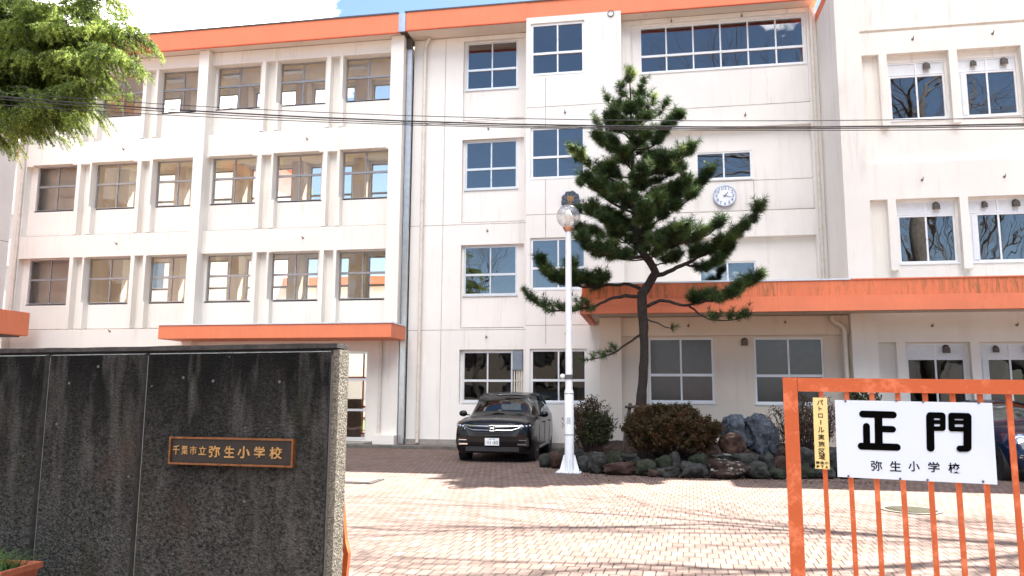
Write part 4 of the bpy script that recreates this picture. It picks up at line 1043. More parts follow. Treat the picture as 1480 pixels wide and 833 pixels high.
def pine():
    Yt = 18.2
    zc = lambda x, y, dY=0: onY(750+.6*x, 100+.6*y, Yt+dY)
    base = zc(296, 905); t = empty('pine_tree', (base.x, Yt, .3), label='tall pine with crooked dark trunk standing in the rock-edged bed', cat='tree')
    tr = MB(); br = MB(); nd = Needles(); lit_nd = Needles()
    trunk = [Vector((base.x-.02, Yt, .28))]+[zc(*q) for q in ((292, 860), (294, 800), (299, 740), (303, 680), (300, 620), (297, 575), (297, 540), (318, 512, .05), (330, 488, .05), (315, 465, .0), (296, 440), (284, 400), (278, 330), (274, 250), (272, 180), (270, 110), (268, 50), (268, 12))]
    rad = [.155, .135, .12, .112, .106, .104, .108, .112, .10, .09, .085, .08, .07, .06, .05, .04, .03, .02, .01]
    tk = resample(trunk, 60); rr = np.interp(np.linspace(0, 1, 60), np.linspace(0, 1, len(rad)), rad)
    tr.tube([p+rnd_dir()*.008 for p in tk], [r*(1+random.uniform(-.07, .07)) for r in rr], 14); tr.build('trunk', M['bark'], t, smooth=True)
    NS = [0]
    def foliage(p, d, L, den=1.0, new=False):
        q = Vector(p); e = q+d.normalized()*L
        m = int(26*den); (lit_nd if new and random.random() < .6 else nd).shoot(q, d, L, .165, m, .0058, fwd=.55)  # some shoots take the needles coloured as sunlit
        if random.random() < .45:
            d2 = (d.normalized()*.6+rnd_dir()*.8+Vector((0, 0, .35))).normalized(); nd.shoot(e, d2, .10, .15, 18, .0055, fwd=.7)
        NS[0] += 1
    def twig(p, d, L, r, lvl, den, new=False):
        d = d.normalized(); n = 4; P = [Vector(p)]; dd = d.copy()
        for k in range(n):
            dd = (dd+Vector((0, 0, .10))+rnd_dir()*.13).normalized(); P.append(P[-1]+dd*L/n)
        br.tube(P, [r*(1-.75*k/n) for k in range(n+1)], 5, cap=False)
        if lvl > 0:
            for k in range(1, n+1):
                for s_ in (-1, 1):
                    if random.random() < .80:
                        a = dd.cross(Vector((0, 0, 1))).normalized()*s_; q = P[k-1].lerp(P[k], random.random())
                        twig(q, (dd*.75+a*.8+Vector((0, 0, random.uniform(.0, .45)))), L*random.uniform(.38, .55), r*.5, lvl-1, den, new)
        seg = L/n
        for k in range(n):
            if k >= (1 if lvl == 0 else 2) and random.random() < .9: foliage(P[k], P[k+1]-P[k], seg*.8, den, new)
        foliage(P[-1], dd, .10, 1.0*den, new)
    def branch(pts, r0, r1, start=.35, L=.5, den=1.0, lvl=1, spacing=.16, tiplit=False, up=.35):
        P = resample(pts, max(8, int(sum((a-b).length for a, b in zip(pts, pts[1:]))/.12)))
        n = len(P)
        P = [p+rnd_dir()*(.018 if 0 < i < n-1 else 0) for i, p in enumerate(P)]
        br.tube(P, [r0+(r1-r0)*i/(n-1) for i in range(n)], 7)
        tot = sum((a-b).length for a, b in zip(P, P[1:])); acc = 0; last = -9
        for i in range(1, n):
            acc += (P[i]-P[i-1]).length; f = acc/tot
            if f < start or acc-last < spacing: continue
            last = acc; d = (P[i]-P[i-1]).normalized(); h = d.cross(Vector((0, 0, 1)));
            h = h.normalized() if h.length > .1 else Vector((1, 0, 0))
            for s_ in (-1, 1):
                if random.random() < .86:
                    twig(P[i], d*.7+h*s_*random.uniform(.5, 1)+Vector((0, 0, random.uniform(-.25, up+.35))), L*random.uniform(.6, 1.1)*(1-.35*f), max(r1, .008), lvl, den, tiplit and random.random() < .75)
        twig(P[-1], P[-1]-P[-2], L*.5, .01, 0, den, tiplit)
    B = lambda *q: [zc(*k) for k in q]
    # the limbs one can follow in the photograph
    branch(B((297, 548), (262, 546, .0), (225, 552, -.1), (180, 574, -.2), (130, 582, -.3), (85, 584, -.35), (60, 575, -.4), (35, 562, -.4), (24, 548, -.4)), .045, .010, .40, .36, 1, 0, .12)
    branch(B((303, 600), (330, 612, -.2), (364, 624, -.3)), .022, .012, 2, .1)
    branch(B((294, 640), (268, 655, -.1), (235, 682, -.2), (205, 692, -.3), (172, 700, -.3)), .032, .010, .42, .28, .8, 0, .15)
    branch(B((308, 572), (330, 560), (352, 557, -.2), (395, 570, -.3), (430, 563, -.4), (470, 558, -.5), (520, 540, -.6), (566, 512, -.6)), .045, .010, .42, .46, 1, 1, .17)
    branch(B((410, 572, -.3), (450, 600, -.5), (490, 607, -.6), (535, 600, -.6)), .025, .008, .35, .32, .9, 0, .13)
    branch(B((326, 500, .05), (355, 490, .2), (400, 470, .3), (445, 448, .35), (500, 422, .35), (545, 388, .3), (572, 352, .3)), .06, .012, .30, .40, 1, 1, .16, up=.1)
    branch(B((400, 470, .3), (440, 480, .5), (480, 470, .6), (500, 440, .6)), .03, .01, .3, .42, 1, 1, .17)
    branch(B((298, 532), (262, 518, .2), (215, 520, .3), (160, 525, .4), (110, 520, .4), (75, 505, .4), (52, 470, .3)), .045, .010, .28, .46, 1, 1, .17)
    branch(B((150, 524, .4), (130, 505, .3), (125, 480, .2)), .02, .01, .3, .4, 1, 1, .17)
    branch(B((298, 452), (262, 455, -.3), (225, 452, -.5), (180, 440, -.7), (150, 415, -.8)), .045, .01, .3, .46, 1, 1, .17)
    branch(B((286, 405), (330, 412, -.3), (372, 420, -.5), (420, 415, -.7), (458, 398, -.8), (476, 382, -.8)), .045, .01, .3, .44, 1, 1, .17)
    branch(B((280, 350), (235, 330, -.2), (195, 300, -.35), (160, 272, -.4)), .035, .01, .3, .42, 1, 1, .17)
    branch(B((279, 345), (330, 330, .2), (385, 312, .3), (430, 290, .4), (458, 255, .4)), .035, .01, .3, .42, 1, 1, .17)
    branch(B((276, 290), (230, 270, .1), (180, 245, .2), (135, 205, .2)), .03, .01, .35, .34, 1, 1, .18, True)
    branch(B((275, 265), (325, 255, -.2), (375, 228, -.3), (412, 198, -.3)), .03, .01, .35, .36, 1, 1, .18)
    branch(B((340, 250, -.2), (365, 240, -.4), (385, 215, -.5)), .02, .008, .3, .34, 1, 0, .12, True)
    branch(B((273, 210), (235, 195), (205, 165), (190, 135)), .025, .008, .35, .32, 1, 0, .12)
    branch(B((272, 195), (315, 190, .1), (352, 160, .2), (380, 125, .2)), .025, .008, .35, .34, 1, 1, .18)
    branch(B((272, 190), (285, 180, -.4), (290, 165, -.6)), .02, .008, .2, .36, 1, 0, .12, True)
    branch(B((271, 130), (240, 108), (217, 80)), .02, .007, .3, .26, 1, 0, .12)
    branch(B((271, 130), (303, 110), (322, 80)), .02, .007, .3, .28, 1, 0, .12, True)
    branch(B((271, 120), (330, 120, .2), (352, 90, .2)), .02, .007, .4, .26, 1, 0, .12)
    branch(B((270, 80), (288, 58), (298, 38)), .015, .006, .3, .2, 1, 0, .10)
    branch(B((270, 78), (252, 60), (245, 45)), .015, .006, .3, .2, 1, 0, .10)
    branch(B((268, 40), (268, 25), (268, 8)), .012, .006, .0, .16, 1.2, 0, .08, True)
    # the hidden side and the thick middle of the crown
    prof = [(10, 8), (80, 45), (150, 80), (220, 120), (300, 145), (380, 170), (450, 190), (510, 200)]
    for k in range(46):
        y = 85+ (k/45)**.8*385+random.uniform(-8, 8); hw = float(np.interp(y, [a for a, b in prof], [b for a, b in prof]))*.6/61.5*random.uniform(.55, .95)
        ang = k*2.399+random.uniform(-.3, .3); c0 = zc(float(np.interp(y, [0, 200, 340, 440, 480], [268, 273, 279, 296, 325])), y)
        d = Vector((math.cos(ang), math.sin(ang)*.9, 0)); e = c0+d*hw+Vector((0, 0, hw*random.uniform(.15, .5)))
        mid = c0.lerp(e, .5)+Vector((0, 0, -.06*hw)); branch([c0, mid, e], .022, .006, .30, .30, .8, 1, .26)
    br.build('limb', M['bark'], t, smooth=True); nd.build('foliage', M['pine'], t); lit_nd.build('sunlit_shoots', M['pine_lit'], t)
    # stake frame round the trunk
    s = empty('tree_support', (base.x, Yt-.05, .3), label='dark wooden stakes and crossbar propping the pine trunk', cat='tree stake')
    z1 = zc(262, 798).z; wd = simple('stake_wood', (.06, .05, .042), .9, var=.4, scale=15)
    a0 = onY(900, 650, Yt-.1); a1 = onY(911, 583, Yt-.05)
    mb = MB(); mb.tube([(a0.x, Yt-.25, .2), (a1.x, Yt-.12, a1.z)], .04, 8); mb.build('stake', wd, s, smooth='auto')
    mb = MB(); mb.tube([(a0.x+1.05, Yt-.2, .2), (a1.x+.56, Yt-.12, a1.z-.02)], .04, 8); mb.build('stake', wd, s, smooth='auto')
    mb = MB(); mb.tube([(a1.x-.12, Yt-.20, a1.z-.08), (a1.x+.68, Yt-.20, a1.z-.08)], .032, 8); mb.build('crossbar', wd, s, smooth='auto')
    return NS[0]
print('pine shoots', pine())

def cedar():
    t = empty('cedar_tree', (-13.2, 12.6, 0), label='bright green cedar with drooping sprays reaching in from the upper left', cat='tree')
    tr = MB(); tx, ty = -13.2, 12.6
    tr.tube([(tx, ty, 0), (tx+.05, ty, 4), (tx, ty, 9), (tx, ty, 15)], [.42, .34, .24, .05], 12); tr.build('trunk', M['bark_grey'], t, smooth=True)
    br = MB(); V = []
    def spray(p, d, L):
        """a twig hung with short needles in rosettes"""
        n = int(L/.035); pos = Vector(p); dd = d.normalized(); pts = []
        for k in range(n):
            dd = (dd+Vector((0, 0, -.050-.035*(k/n)))+rnd_dir()*.07).normalized(); pos = pos+dd*.035; pts.append(pos.copy())
        if len(pts) < 3: return
        br.tube([p]+pts[::3]+[pts[-1]], .0035, 3, cap=False)
        A = np.array([list(q) for q in pts]); m = 7; A = np.repeat(A, m, axis=0)
        A = A+RNG.normal(0, .008, A.shape); k = len(A)
        dr = RNG.normal(size=(k, 3))+np.array(dd)*.5; dr[:, 2] -= .1; dr /= np.linalg.norm(dr, axis=1)[:, None]
        sd = np.cross(dr, RNG.normal(size=(k, 3))); sd /= np.linalg.norm(sd, axis=1)[:, None]
        ln = RNG.uniform(.022, .045, k)[:, None]
        V.append(np.stack([A-sd*.0052, A+sd*.0052, A+dr*ln], axis=1).reshape(-1, 3))
    def limb(p0, p1, r, nsub, Ls):
        P = resample([p0, p0.lerp(p1, .5)+Vector((0, 0, .25)), p1], 14); P = [q+rnd_dir()*.03 for q in P]
        br.tube(P, [r*(1-.85*i/13) for i in range(14)], 6)
        d0 = (p1-p0).normalized(); side = d0.cross(Vector((0, 0, 1))).normalized()
        for k in range(nsub):
            f = random.uniform(.12, 1)**.8; i = min(int(f*13), 12); q = P[i].lerp(P[i+1], f*13-i); s_ = random.choice((-1, 1))
            L = Ls*(1.15-.55*f)*random.uniform(.6, 1.2)
            d = d0*random.uniform(.5, 1)+side*s_*random.uniform(.2, 1)+Vector((0, 0, random.uniform(-.25, .2)))
            n2 = 5; pp = [q]; dd = d.normalized()
            for j in range(n2):
                dd = (dd+Vector((0, 0, -.09))+rnd_dir()*.10).normalized(); pp.append(pp[-1]+dd*L/n2)
            br.tube(pp, [.009*(1-.12*j) for j in range(n2+1)], 4, cap=False)
            for j in range(n2+1):
                for _ in range(3):
                    a = dd.cross(Vector((0, 0, 1))).normalized()*random.choice((-1, 1))
                    spray(pp[j], dd*.8+a*random.uniform(.1, .9)+Vector((0, 0, random.uniform(-.5, .1))), random.uniform(.18, .42))
    # limb tips given as picture points at depths round the crown edge
    tips = [(238, 62, 10.6, .55), (205, 95, 10.2, .5), (182, 185, 10.4, .6), (150, 205, 10.8, .5), (110, 215, 10.2, .5), (60, 228, 10.6, .5), (20, 225, 10.0, .5),
            (196, 20, 10.9, .5), (168, -20, 10.5, .5), (120, -40, 10.9, .5), (150, 120, 10.9, .5), (172, 145, 10.3, .5), (130, 60, 10.2, .5), (90, 100, 10.4, .5), (85, 160, 10.9, .5),
            (40, 60, 10.2, .5), (30, 130, 10.4, .5), (60, 20, 10.6, .5), (0, 180, 10.2, .5), (100, 30, 10.2, .5), (170, 60, 10.6, .5), (55, 185, 10.3, .5), (120, 180, 11.2, .5), (-30, 90, 10.2, .5), (-40, 30, 11, .5), (-30, 200, 10.8, .5)]
    for (x, y, Y, s_) in tips:
        e = onY(x-(36 if y < 110 else 34), y-(22 if y < 110 else 62), Y); z0 = e.z+random.uniform(-.1, .5); c0 = Vector((tx, ty, z0)).lerp(e, .12); c0.z = z0+.15
        limb(c0, e, .055, 34, .85)
    for k in range(10):   # other side of the tree, out of the frame
        a = random.uniform(2.7, 4.2); z0 = 6+.8*k; limb(Vector((tx, ty, z0)), Vector((tx+math.cos(a)*3.2, ty+math.sin(a)*3.0, z0-.2)), .05, 10, .8)
    br.build('limb', M['bark_grey'], t, smooth=True)
    VV = np.concatenate(V); print('cedar tris', len(VV)//3)
    np_mesh('foliage', VV, np.arange(len(VV)).reshape(-1, 3), M['cedar'], t)
cedar()

def shrub(name, px, py_top, py_bot, Y, hw, label, mat, density, leaf=.028, stems=40, dry=0.3, depth=.5, flat=False, zb=None):
    b = onY(px, py_bot, Y); top = onY(px, py_top, Y).z; z0 = b.z if zb is None else zb; H = top-z0
    t = empty(name, (b.x, Y, z0), label=label, cat='shrub')
    br = MB(); tips = []
    for k in range(stems):
        a = random.uniform(0, 6.283); q = math.sqrt(random.uniform(.02, 1)); h = H*(1-.42*q**2.5)*random.uniform(.84, 1.02)
        e = Vector((b.x+math.cos(a)*q*hw, Y+math.sin(a)*q*depth, z0+h)) if not flat else Vector((b.x+math.cos(a)*q*hw, Y+math.sin(a)*q*depth, z0+H*random.uniform(.5, 1.0)*(1-.3*q**3)))
        s0 = Vector((b.x+math.cos(a)*q*hw*.25, Y+math.sin(a)*q*depth*.25, z0-.05)); m = s0.lerp(e, .55)+Vector((math.cos(a), math.sin(a), 0))*hw*.12
        P = resample([s0, m, e], 8); P = [p+rnd_dir()*.02*hw for p in P]; br.tube(P, [.012-.0012*i for i in range(8)], 4, cap=False)
        for j in range(3, 8):
            for _ in range(3):
                d = ((P[j]-P[j-1]).normalized()*.8+rnd_dir()*.8+Vector((0, 0, .25))).normalized(); L = random.uniform(.10, .24)*(H+.3)*.8; q2 = P[j]+d*L
                br.tube([P[j], P[j].lerp(q2, .5)+rnd_dir()*.015, q2], [.005, .004, .0025], 3, cap=False); tips.append((P[j], q2))
    br.build('stems', M['twig'], t)
    n = int(len(tips)*density); V = []
    for _ in range(n):
        a, e = random.choice(tips); p = np.array(a.lerp(e, random.uniform(.3, 1.08)))+RNG.normal(0, .022, 3)
        u = RNG.normal(size=3); u /= np.linalg.norm(u); v = np.cross(u, RNG.normal(size=3)); v /= np.linalg.norm(v); L = leaf*RNG.uniform(.6, 1.3)
        V.append([p-u*L*.5, p+v*L*.28, p+u*L*.5, p-v*L*.28])
    V = np.array(V).reshape(-1, 3); np_mesh('foliage', V, np.arange(len(V)).reshape(-1, 4), mat, t)
shrub('azalea_bush', 972, 594, 658, 16.5, .93, 'wide rounded reddish-brown azalea at the foot of the pine', M['azalea'], 85, .040, 90, depth=.7, zb=.30)
shrub('azalea_bush', 932, 592, 650, 16.35, .30, 'small dense brown bush pressed against the left side of the pine trunk', M['azalea'], 38, .036, 24, depth=.3, zb=.30)
shrub('shrub', 853, 582, 650, 17.2, .50, 'loose twiggy shrub between the lamp post and the pine', M['azalea'], 9, .045, 46, depth=.45, zb=.28)
shrub('leafy_shrub', 862, 600, 655, 17.0, .30, 'small glossy green plant low in front of the twiggy shrub by the lamp', M['azalea_g'], 13, .055, 16, depth=.25, zb=.28)
shrub('shrub', 1165, 578, 650, 17.0, .75, 'half bare shrub seen through the gate behind the yellow notice', M['azalea'], 5, .04, 60, depth=.5, zb=.30)
shrub('leafy_shrub', 1248, 566, 650, 17.3, .40, 'dark leafy shrub whose top shows over the gate sign', M['azalea_g'], 12, .06, 30, depth=.4, zb=.30)
shrub('azalea_bush', 1320, 600, 660, 16.9, .9, 'low bush hidden behind the large gate sign', M['azalea'], 14, .045, 30, depth=.5, zb=.30)

# ------------------------------------------------------------------ planting bed and its rocks
def bed():
    xs = np.linspace(-2.35, 6.0, 90); ys = np.linspace(0, 1, 26); V = []; F = []
    for x in xs:
        yf = float(np.interp(x, [-2.35, -1.6, -1.1, 2.4, 6.0], [17.3, 16.2, 15.75, 15.9, 16.4]))
        for s_ in ys:
            y = yf+(22.3 if x < -1.3 else 20.8-0*s_)*s_-yf*s_; h = .30*min(1, s_*8)*min(1, (x+2.35)*2.5+.05)*min(1, (6.0-x)*2+.05)+.05*math.sin(x*3+y*2)*s_+random.uniform(-.012, .012)
            V.append((x, y, max(.004, h+.01)))
    n = len(ys)
    for i in range(len(xs)-1):
        for j in range(n-1): F.append((i*n+j, (i+1)*n+j, (i+1)*n+j+1, i*n+j+1))
    np_mesh('planting_soil', V, F, M['soil'], None, True, kind='structure')
    V = []
    for _ in range(5200):
        x = random.uniform(-2.2, 5.8); y = random.uniform(15.9, 18.6); p = np.array([x, y, .335+.05*math.sin(x*3+y*2)*.2+random.uniform(0, .02)])
        if y < 16.35 or x < -1.9: continue
        u = RNG.normal(size=3)*[1, 1, .3]; u /= np.linalg.norm(u); v = np.cross(u, [0, 0, 1])+RNG.normal(0, .3, 3); v /= np.linalg.norm(v); L = RNG.uniform(.03, .07)
        V.append([p-u*L*.5, p+v*L*.25, p+u*L*.5, p-v*L*.25])
    for _ in range(1500):
        x = random.uniform(-2.6, 4.5); y = 15.35-abs(random.gauss(0, .35)) if x > -1.3 else 15.9-abs(random.gauss(0, .4)); p = np.array([x, y, random.uniform(.012, .025)])
        u = RNG.normal(size=3)*[1, 1, .25]; u /= np.linalg.norm(u); v = np.cross(u, [0, 0, 1]); v /= np.linalg.norm(v); L = RNG.uniform(.02, .05)
        V.append([p-u*L*.5, p+v*L*.25, p+u*L*.5, p-v*L*.25])
    V = np.array(V).reshape(-1, 3)
    o = np_mesh('leaf_litter', V, np.arange(len(V)).reshape(-1, 4), leaf_mat('dead_leaves', [(.35, (.035, .016, .008)), (.65, (.10, .05, .024))], .1, 5), None)
    tag(o, 'brown fallen leaves scattered over the planting bed', 'leaf litter', kind='stuff')
bed()

from mathutils import noise as mnoise
def rock(px, py, w, h, Y, mat, label, name='rock', ang=.3, seed=0, base=None, sub=4):
    """w, h in photograph pixels; the stone sits on the paving or bed below it"""
    import bmesh
    c = onY(px, py, Y); s = (onY(px+1, py, Y)-onY(px, py, Y)).length; rx, rz = w*s/2, h*s/2; ry = (rx+rz)/2*.95
    bm = bmesh.new(); bmesh.ops.create_icosphere(bm, subdivisions=sub, radius=1)
    off = Vector((seed*3.7, seed*1.3, seed*2.1))
    for v in bm.verts:
        d = v.co.copy(); q = 1+.32*mnoise.noise(d*1.1+off)+.20*abs(mnoise.noise(d*2.3+off))-.10*abs(mnoise.noise(d*4.6+off))+.05*mnoise.noise(d*9+off)-.38*(mnoise.voronoi(d*1.5+off)[0][0]-.35)
        p = Vector((math.copysign(abs(d.x)**.82, d.x), math.copysign(abs(d.y)**.82, d.y), math.copysign(abs(d.z)**.85, d.z)))*q
        v.co = Vector((p.x*rx, p.y*ry, p.z*rz))
    me = bpy.data.meshes.new(name); bm.to_mesh(me); bm.free()
    zmin = min(v.co.z for v in me.vertices); lo = c.z+zmin
    if base is not None and abs(lo-base) > .001:     # stretch down so that it rests on what carries it
        for v in me.vertices:
            if v.co.z < 0: v.co.z *= (c.z-base+.02)/(-zmin)
    me.polygons.foreach_set('use_smooth', [True]*len(me.polygons)); me.materials.append(mat); me.update()
    zl = min(v.co.z for v in me.vertices); me.transform(Matrix.Translation((0, 0, -zl)))
    o = bpy.data.objects.new(name, me); COL.objects.link(o); o.location = (c.x, Y, c.z+zl); o.rotation_euler = (0, 0, ang*.3)
    return tag(o, label, 'rock', 'rocks edging the planting bed')
K = M
rocks = [
 (788, 665, 17, 20, 16.8, 'rk_grey', 'leftmost dark rock, at the corner of the bed beside the car'),
 (803, 664, 20, 16, 16.6, 'rk_red', 'small reddish rock left of the lamp post base'),
 (815, 661, 20, 16, 16.9, 'rk_grey', 'grey rock directly behind the lamp post base'),
 (835, 659, 26, 20, 16.4, 'rk_grey', 'dark rounded rock just right of the lamp post'),
 (847, 668, 24, 20, 16.0, 'rk_grey', 'dark low rock at the lamp post foot, right side'),
 (862, 668, 26, 28, 15.75, 'rk_grey', 'pointed grey rock left of the long reddish one'),
 (897, 677, 46, 18, 15.6, 'rk_red', 'long flat reddish rock in the bottom row left of the mossy one'),
 (888, 660, 24, 16, 16.0, 'rk_moss', 'mossy rock lying on the long reddish rock'),
 (909, 663, 30, 14, 16.0, 'rk_grey', 'flat grey rock in the upper row below the pine stake'),
 (933, 676, 32, 25, 15.6, 'rk_moss', 'squarish green mossy rock below the pine trunk'),
 (960, 669, 23, 22, 15.85, 'rk_moss', 'round dark green rock right of the squarish mossy one'),
 (975, 661, 18, 16, 16.0, 'rk_grey', 'small round grey rock in the upper row under the azalea'),
 (944, 684, 17, 12, 15.35, 'rk_red', 'small brown rock wedged low between two grey rocks'),
 (965, 682, 32, 16, 15.4, 'rk_grey', 'oval smooth grey rock in the bottom row under the azalea'),
 (976, 673, 9, 8, 15.5, 'rk_grey', 'tiny pale pebble rock between the bottom ovals'),
 (1001, 680, 44, 24, 15.4, 'rk_grey', 'largest smooth oval rock, left of the white-veined boulder'),
 (1010, 664, 27, 16, 15.9, 'rk_moss', 'greenish oval rock above the largest smooth oval'),
 (1049, 680, 60, 34, 15.45, 'rk_vein', 'big reddish boulder streaked with white veins'),
 (1046, 661, 32, 12, 16.0, 'rk_grey', 'flat slab behind the white-veined boulder'),
 (1080, 662, 50, 14, 16.0, 'rk_grey', 'long pale slab in the upper row right of the veined boulder'),
 (1094, 680, 34, 27, 15.5, 'rk_grey', 'angular grey rock right of the white-veined boulder'),
 (1110, 668, 20, 26, 15.75, 'rk_grey', 'upright wedge rock just left of the gate post'),
 (1124, 685, 28, 15, 15.5, 'rk_moss', 'low greenish rock touching the gate post outline'),
 (1128, 668, 20, 18, 15.9, 'rk_red', 'brown rock above the low greenish one by the gate post'),
 (1158, 682, 34, 22, 15.7, 'rk_moss', 'rock seen between the gate post and the yellow notice, bottom row'),
 (1163, 660, 34, 26, 16.1, 'rk_grey', 'dark broad rock behind the yellow notice, upper row'),
 (1190, 683, 32, 22, 15.8, 'rk_grey', 'rock low behind the bottom end of the yellow notice'),
 (1205, 662, 36, 26, 16.2, 'rk_grey', 'rock beside the left edge of the white gate sign'),
 (1228, 684, 36, 22, 15.9, 'rk_moss', 'rock behind the lower left corner of the gate sign')]
for i, (x, y, w, h, Y, m, lb) in enumerate(rocks):
    low = y+h/2 > 674 or i < 3
    rock(x, y, w, h, Y, K[m], lb, seed=i+1, ang=(i*1.7) % 2, base=0.0, sub=4 if w > 25 else 3)
o = rock(1061, 621, 38, 46, 16.9, K['rk_blue'], 'left one of the two big blue-grey standing stones', 'boulder', seed=41, base=.25, sub=5); o['group'] = 'blue-grey standing stones'
o = rock(1098, 624, 48, 54, 16.9, K['rk_blue'], 'right and larger of the two big blue-grey standing stones', 'boulder', seed=47, base=.25, sub=5); o['group'] = 'blue-grey standing stones'
o = rock(1058, 642, 38, 30, 16.4, K['rk_red'], 'dark reddish boulder in front of the two standing stones', 'boulder', seed=52, base=.25, sub=4)
mb = MB()

# ------------------------------------------------------------------ bare trees: one right of the frame over the yard, others along the road behind the camera
def bare_tree(x, y, H, label, seed, spread=.55, lean=(0, 0), levels=6, r0=.22, trunk=.28):
    rs = random.Random(seed); t = empty('bare_tree', (x, y, 0), label=label, cat='tree', group='leafless trees around the yard')
    tk = MB(); br = MB()
    def grow(p, d, L, r, lv):
        n = 5; P = [p]; dd = d
        for k in range(n):
            dd = (dd+Vector((rs.gauss(0, .10), rs.gauss(0, .10), rs.gauss(0.02, .06)))).normalized(); P.append(P[-1]+dd*L/n)
        r2 = r*.62; (tk if lv == levels else br).tube(P, [r+(r2-r)*k/n for k in range(n+1)], 9 if lv > 4 else (6 if lv > 2 else 4), cap=lv < 2)
        if lv == 0: return
        m = 3 if lv > 1 else 3
        for k in range(m):
            a = rs.uniform(0, 6.283); ax = dd.orthogonal().normalized(); ax = Matrix.Rotation(a, 3, dd) @ ax
            sp = spread*(1 if k else .55)*rs.uniform(.7, 1.2); nd = (dd+ax*sp+Vector((lean[0], lean[1], .06))).normalized()
            grow(P[-1] if k < 2 else P[rs.choice((2, 3))], nd, L*rs.uniform(.68, .86), r2*(.95 if k == 0 else .72), lv-1)
    grow(Vector((x, y, 0)), Vector((0, 0, 1)), H*trunk, r0, levels)
    tk.build('trunk', M['bark_grey'], t, smooth=True); br.build('limb', M['bark_grey'], t, smooth=True)
def shade_tree():
    """stands right of the frame; its boughs pass high over the yard"""
    rs = random.Random(3); x, y = 9.2, 14.6; t = empty('bare_tree', (x, y, 0), label='tall leafless tree standing right of the yard, its boughs shading the paving', cat='tree', group='leafless trees around the yard')
    tk = MB(); br = MB()
    tk.tube([(x, y, 0), (x+.1, y, 3), (x-.05, y+.05, 6.5), (x, y, 10.2)], [.34, .28, .25, .22], 12); tk.build('trunk', M['bark_grey'], t, smooth=True)
    def grow(p, d, L, r, lv):
        P = [p]; dd = d.normalized()
        for k in range(6):
            dd = (dd+Vector((rs.gauss(0, .10), rs.gauss(0, .10), rs.gauss(0, .05)))).normalized(); q = P[-1]+dd*L/6
            lim = 1.6+.560*q.y+.4
            if q.z < lim: q.z = lim; dd.z = abs(dd.z)+.05
            P.append(q)
        r2 = r*.6; br.tube(P, [r+(r2-r)*k/6 for k in range(7)], 6, cap=False)
        if lv == 0: return
        for k in range(4):
            ax = Matrix.Rotation(rs.uniform(0, 6.283), 3, dd) @ dd.orthogonal().normalized()
            grow(P[(6, 5, 3, 2)[k]], dd+ax*rs.uniform(.35, .8), L*rs.uniform(.55, .78), r2*(.95, .8, .7, .6)[k], lv-1)
    for (a, b, c, L, r) in ((-1, -.05, .16, 5.2, .085), (-1, .18, .22, 5.0, .07), (-.9, -.35, .18, 4.6, .08), (-.6, .5, .6, 2.6, .08), (.3, .2, 1, 2.6, .10), (.8, -.3, .5, 2.6, .09), (-.8, -.6, .25, 4.4, .06), (.2, .9, .7, 2.4, .08), (-1, .0, .1, 5.6, .085)):
        grow(Vector((x, y, rs.uniform(9.6, 10.1))), Vector((a, b, c)), L, r, 4)
    br.build('limb', M['bark_grey'], t, smooth=True)
shade_tree()
bare_tree(16.8, -8, 19, 'tall leafless street tree mirrored in the right wing windows, nearer one', 21, .5, (0, 0), 6, .34)
bare_tree(22.3, -7, 18, 'leafless street tree furthest right along the road', 33, .55, (0, 0), 6, .32)
bare_tree(-6.4, -9, 13, 'leafless street tree mirrored in the lower stair windows', 8, .5, (0, 0), 6, .24)
bare_tree(-12.2, -8, 14, 'leafless street tree furthest left along the road', 14, .5, (0, 0), 6, .24)
def house(x0, x1, y0, y1, h, m, label):
    o = empty('house', ((x0+x1)/2, (y0+y1)/2, 0), label=label, cat='house')
    mb = MB(); mb.box(x0, x1, y0, y1, 0, h); mb.build('wall', m, o)
    xm = (y0+y1)/2; mb = MB(); mb.add([(x0-.5, y0-.5, h+.01), (x1+.5, y0-.5, h+.01), (x1+.5, y1+.5, h+.01), (x0-.5, y1+.5, h+.01), (x0-.5, xm, h+2.2), (x1+.5, xm, h+2.2)], [(3, 2, 1, 0), (0, 1, 5, 4), (2, 3, 4, 5), (1, 2, 5), (3, 0, 4)]); mb.build('roof', M['dark_metal'], o)
    k = x0+1
    while k+1.6 < x1:
        for z in (1.0, 3.8):
            if z+1.3 < h: mb = MB(); mb.box(k, k+1.6, y1+.003, y1+.06, z, z+1.2); mb.build('window', M['glass_dk'], o)
        k += 3
    return o
house(-16, -5, -24, -16, 6, simple('house_beige', (.20, .17, .14), .8), 'beige house across the road behind the camera')
house(0, 9, -26, -18, 6.2, simple('house_grey', (.10, .10, .105), .8), 'grey house across the road behind the camera')
house(14, 25, -25, -17, 5.8, simple('house_white', (.28, .27, .25), .8), 'white house across the road behind the camera')
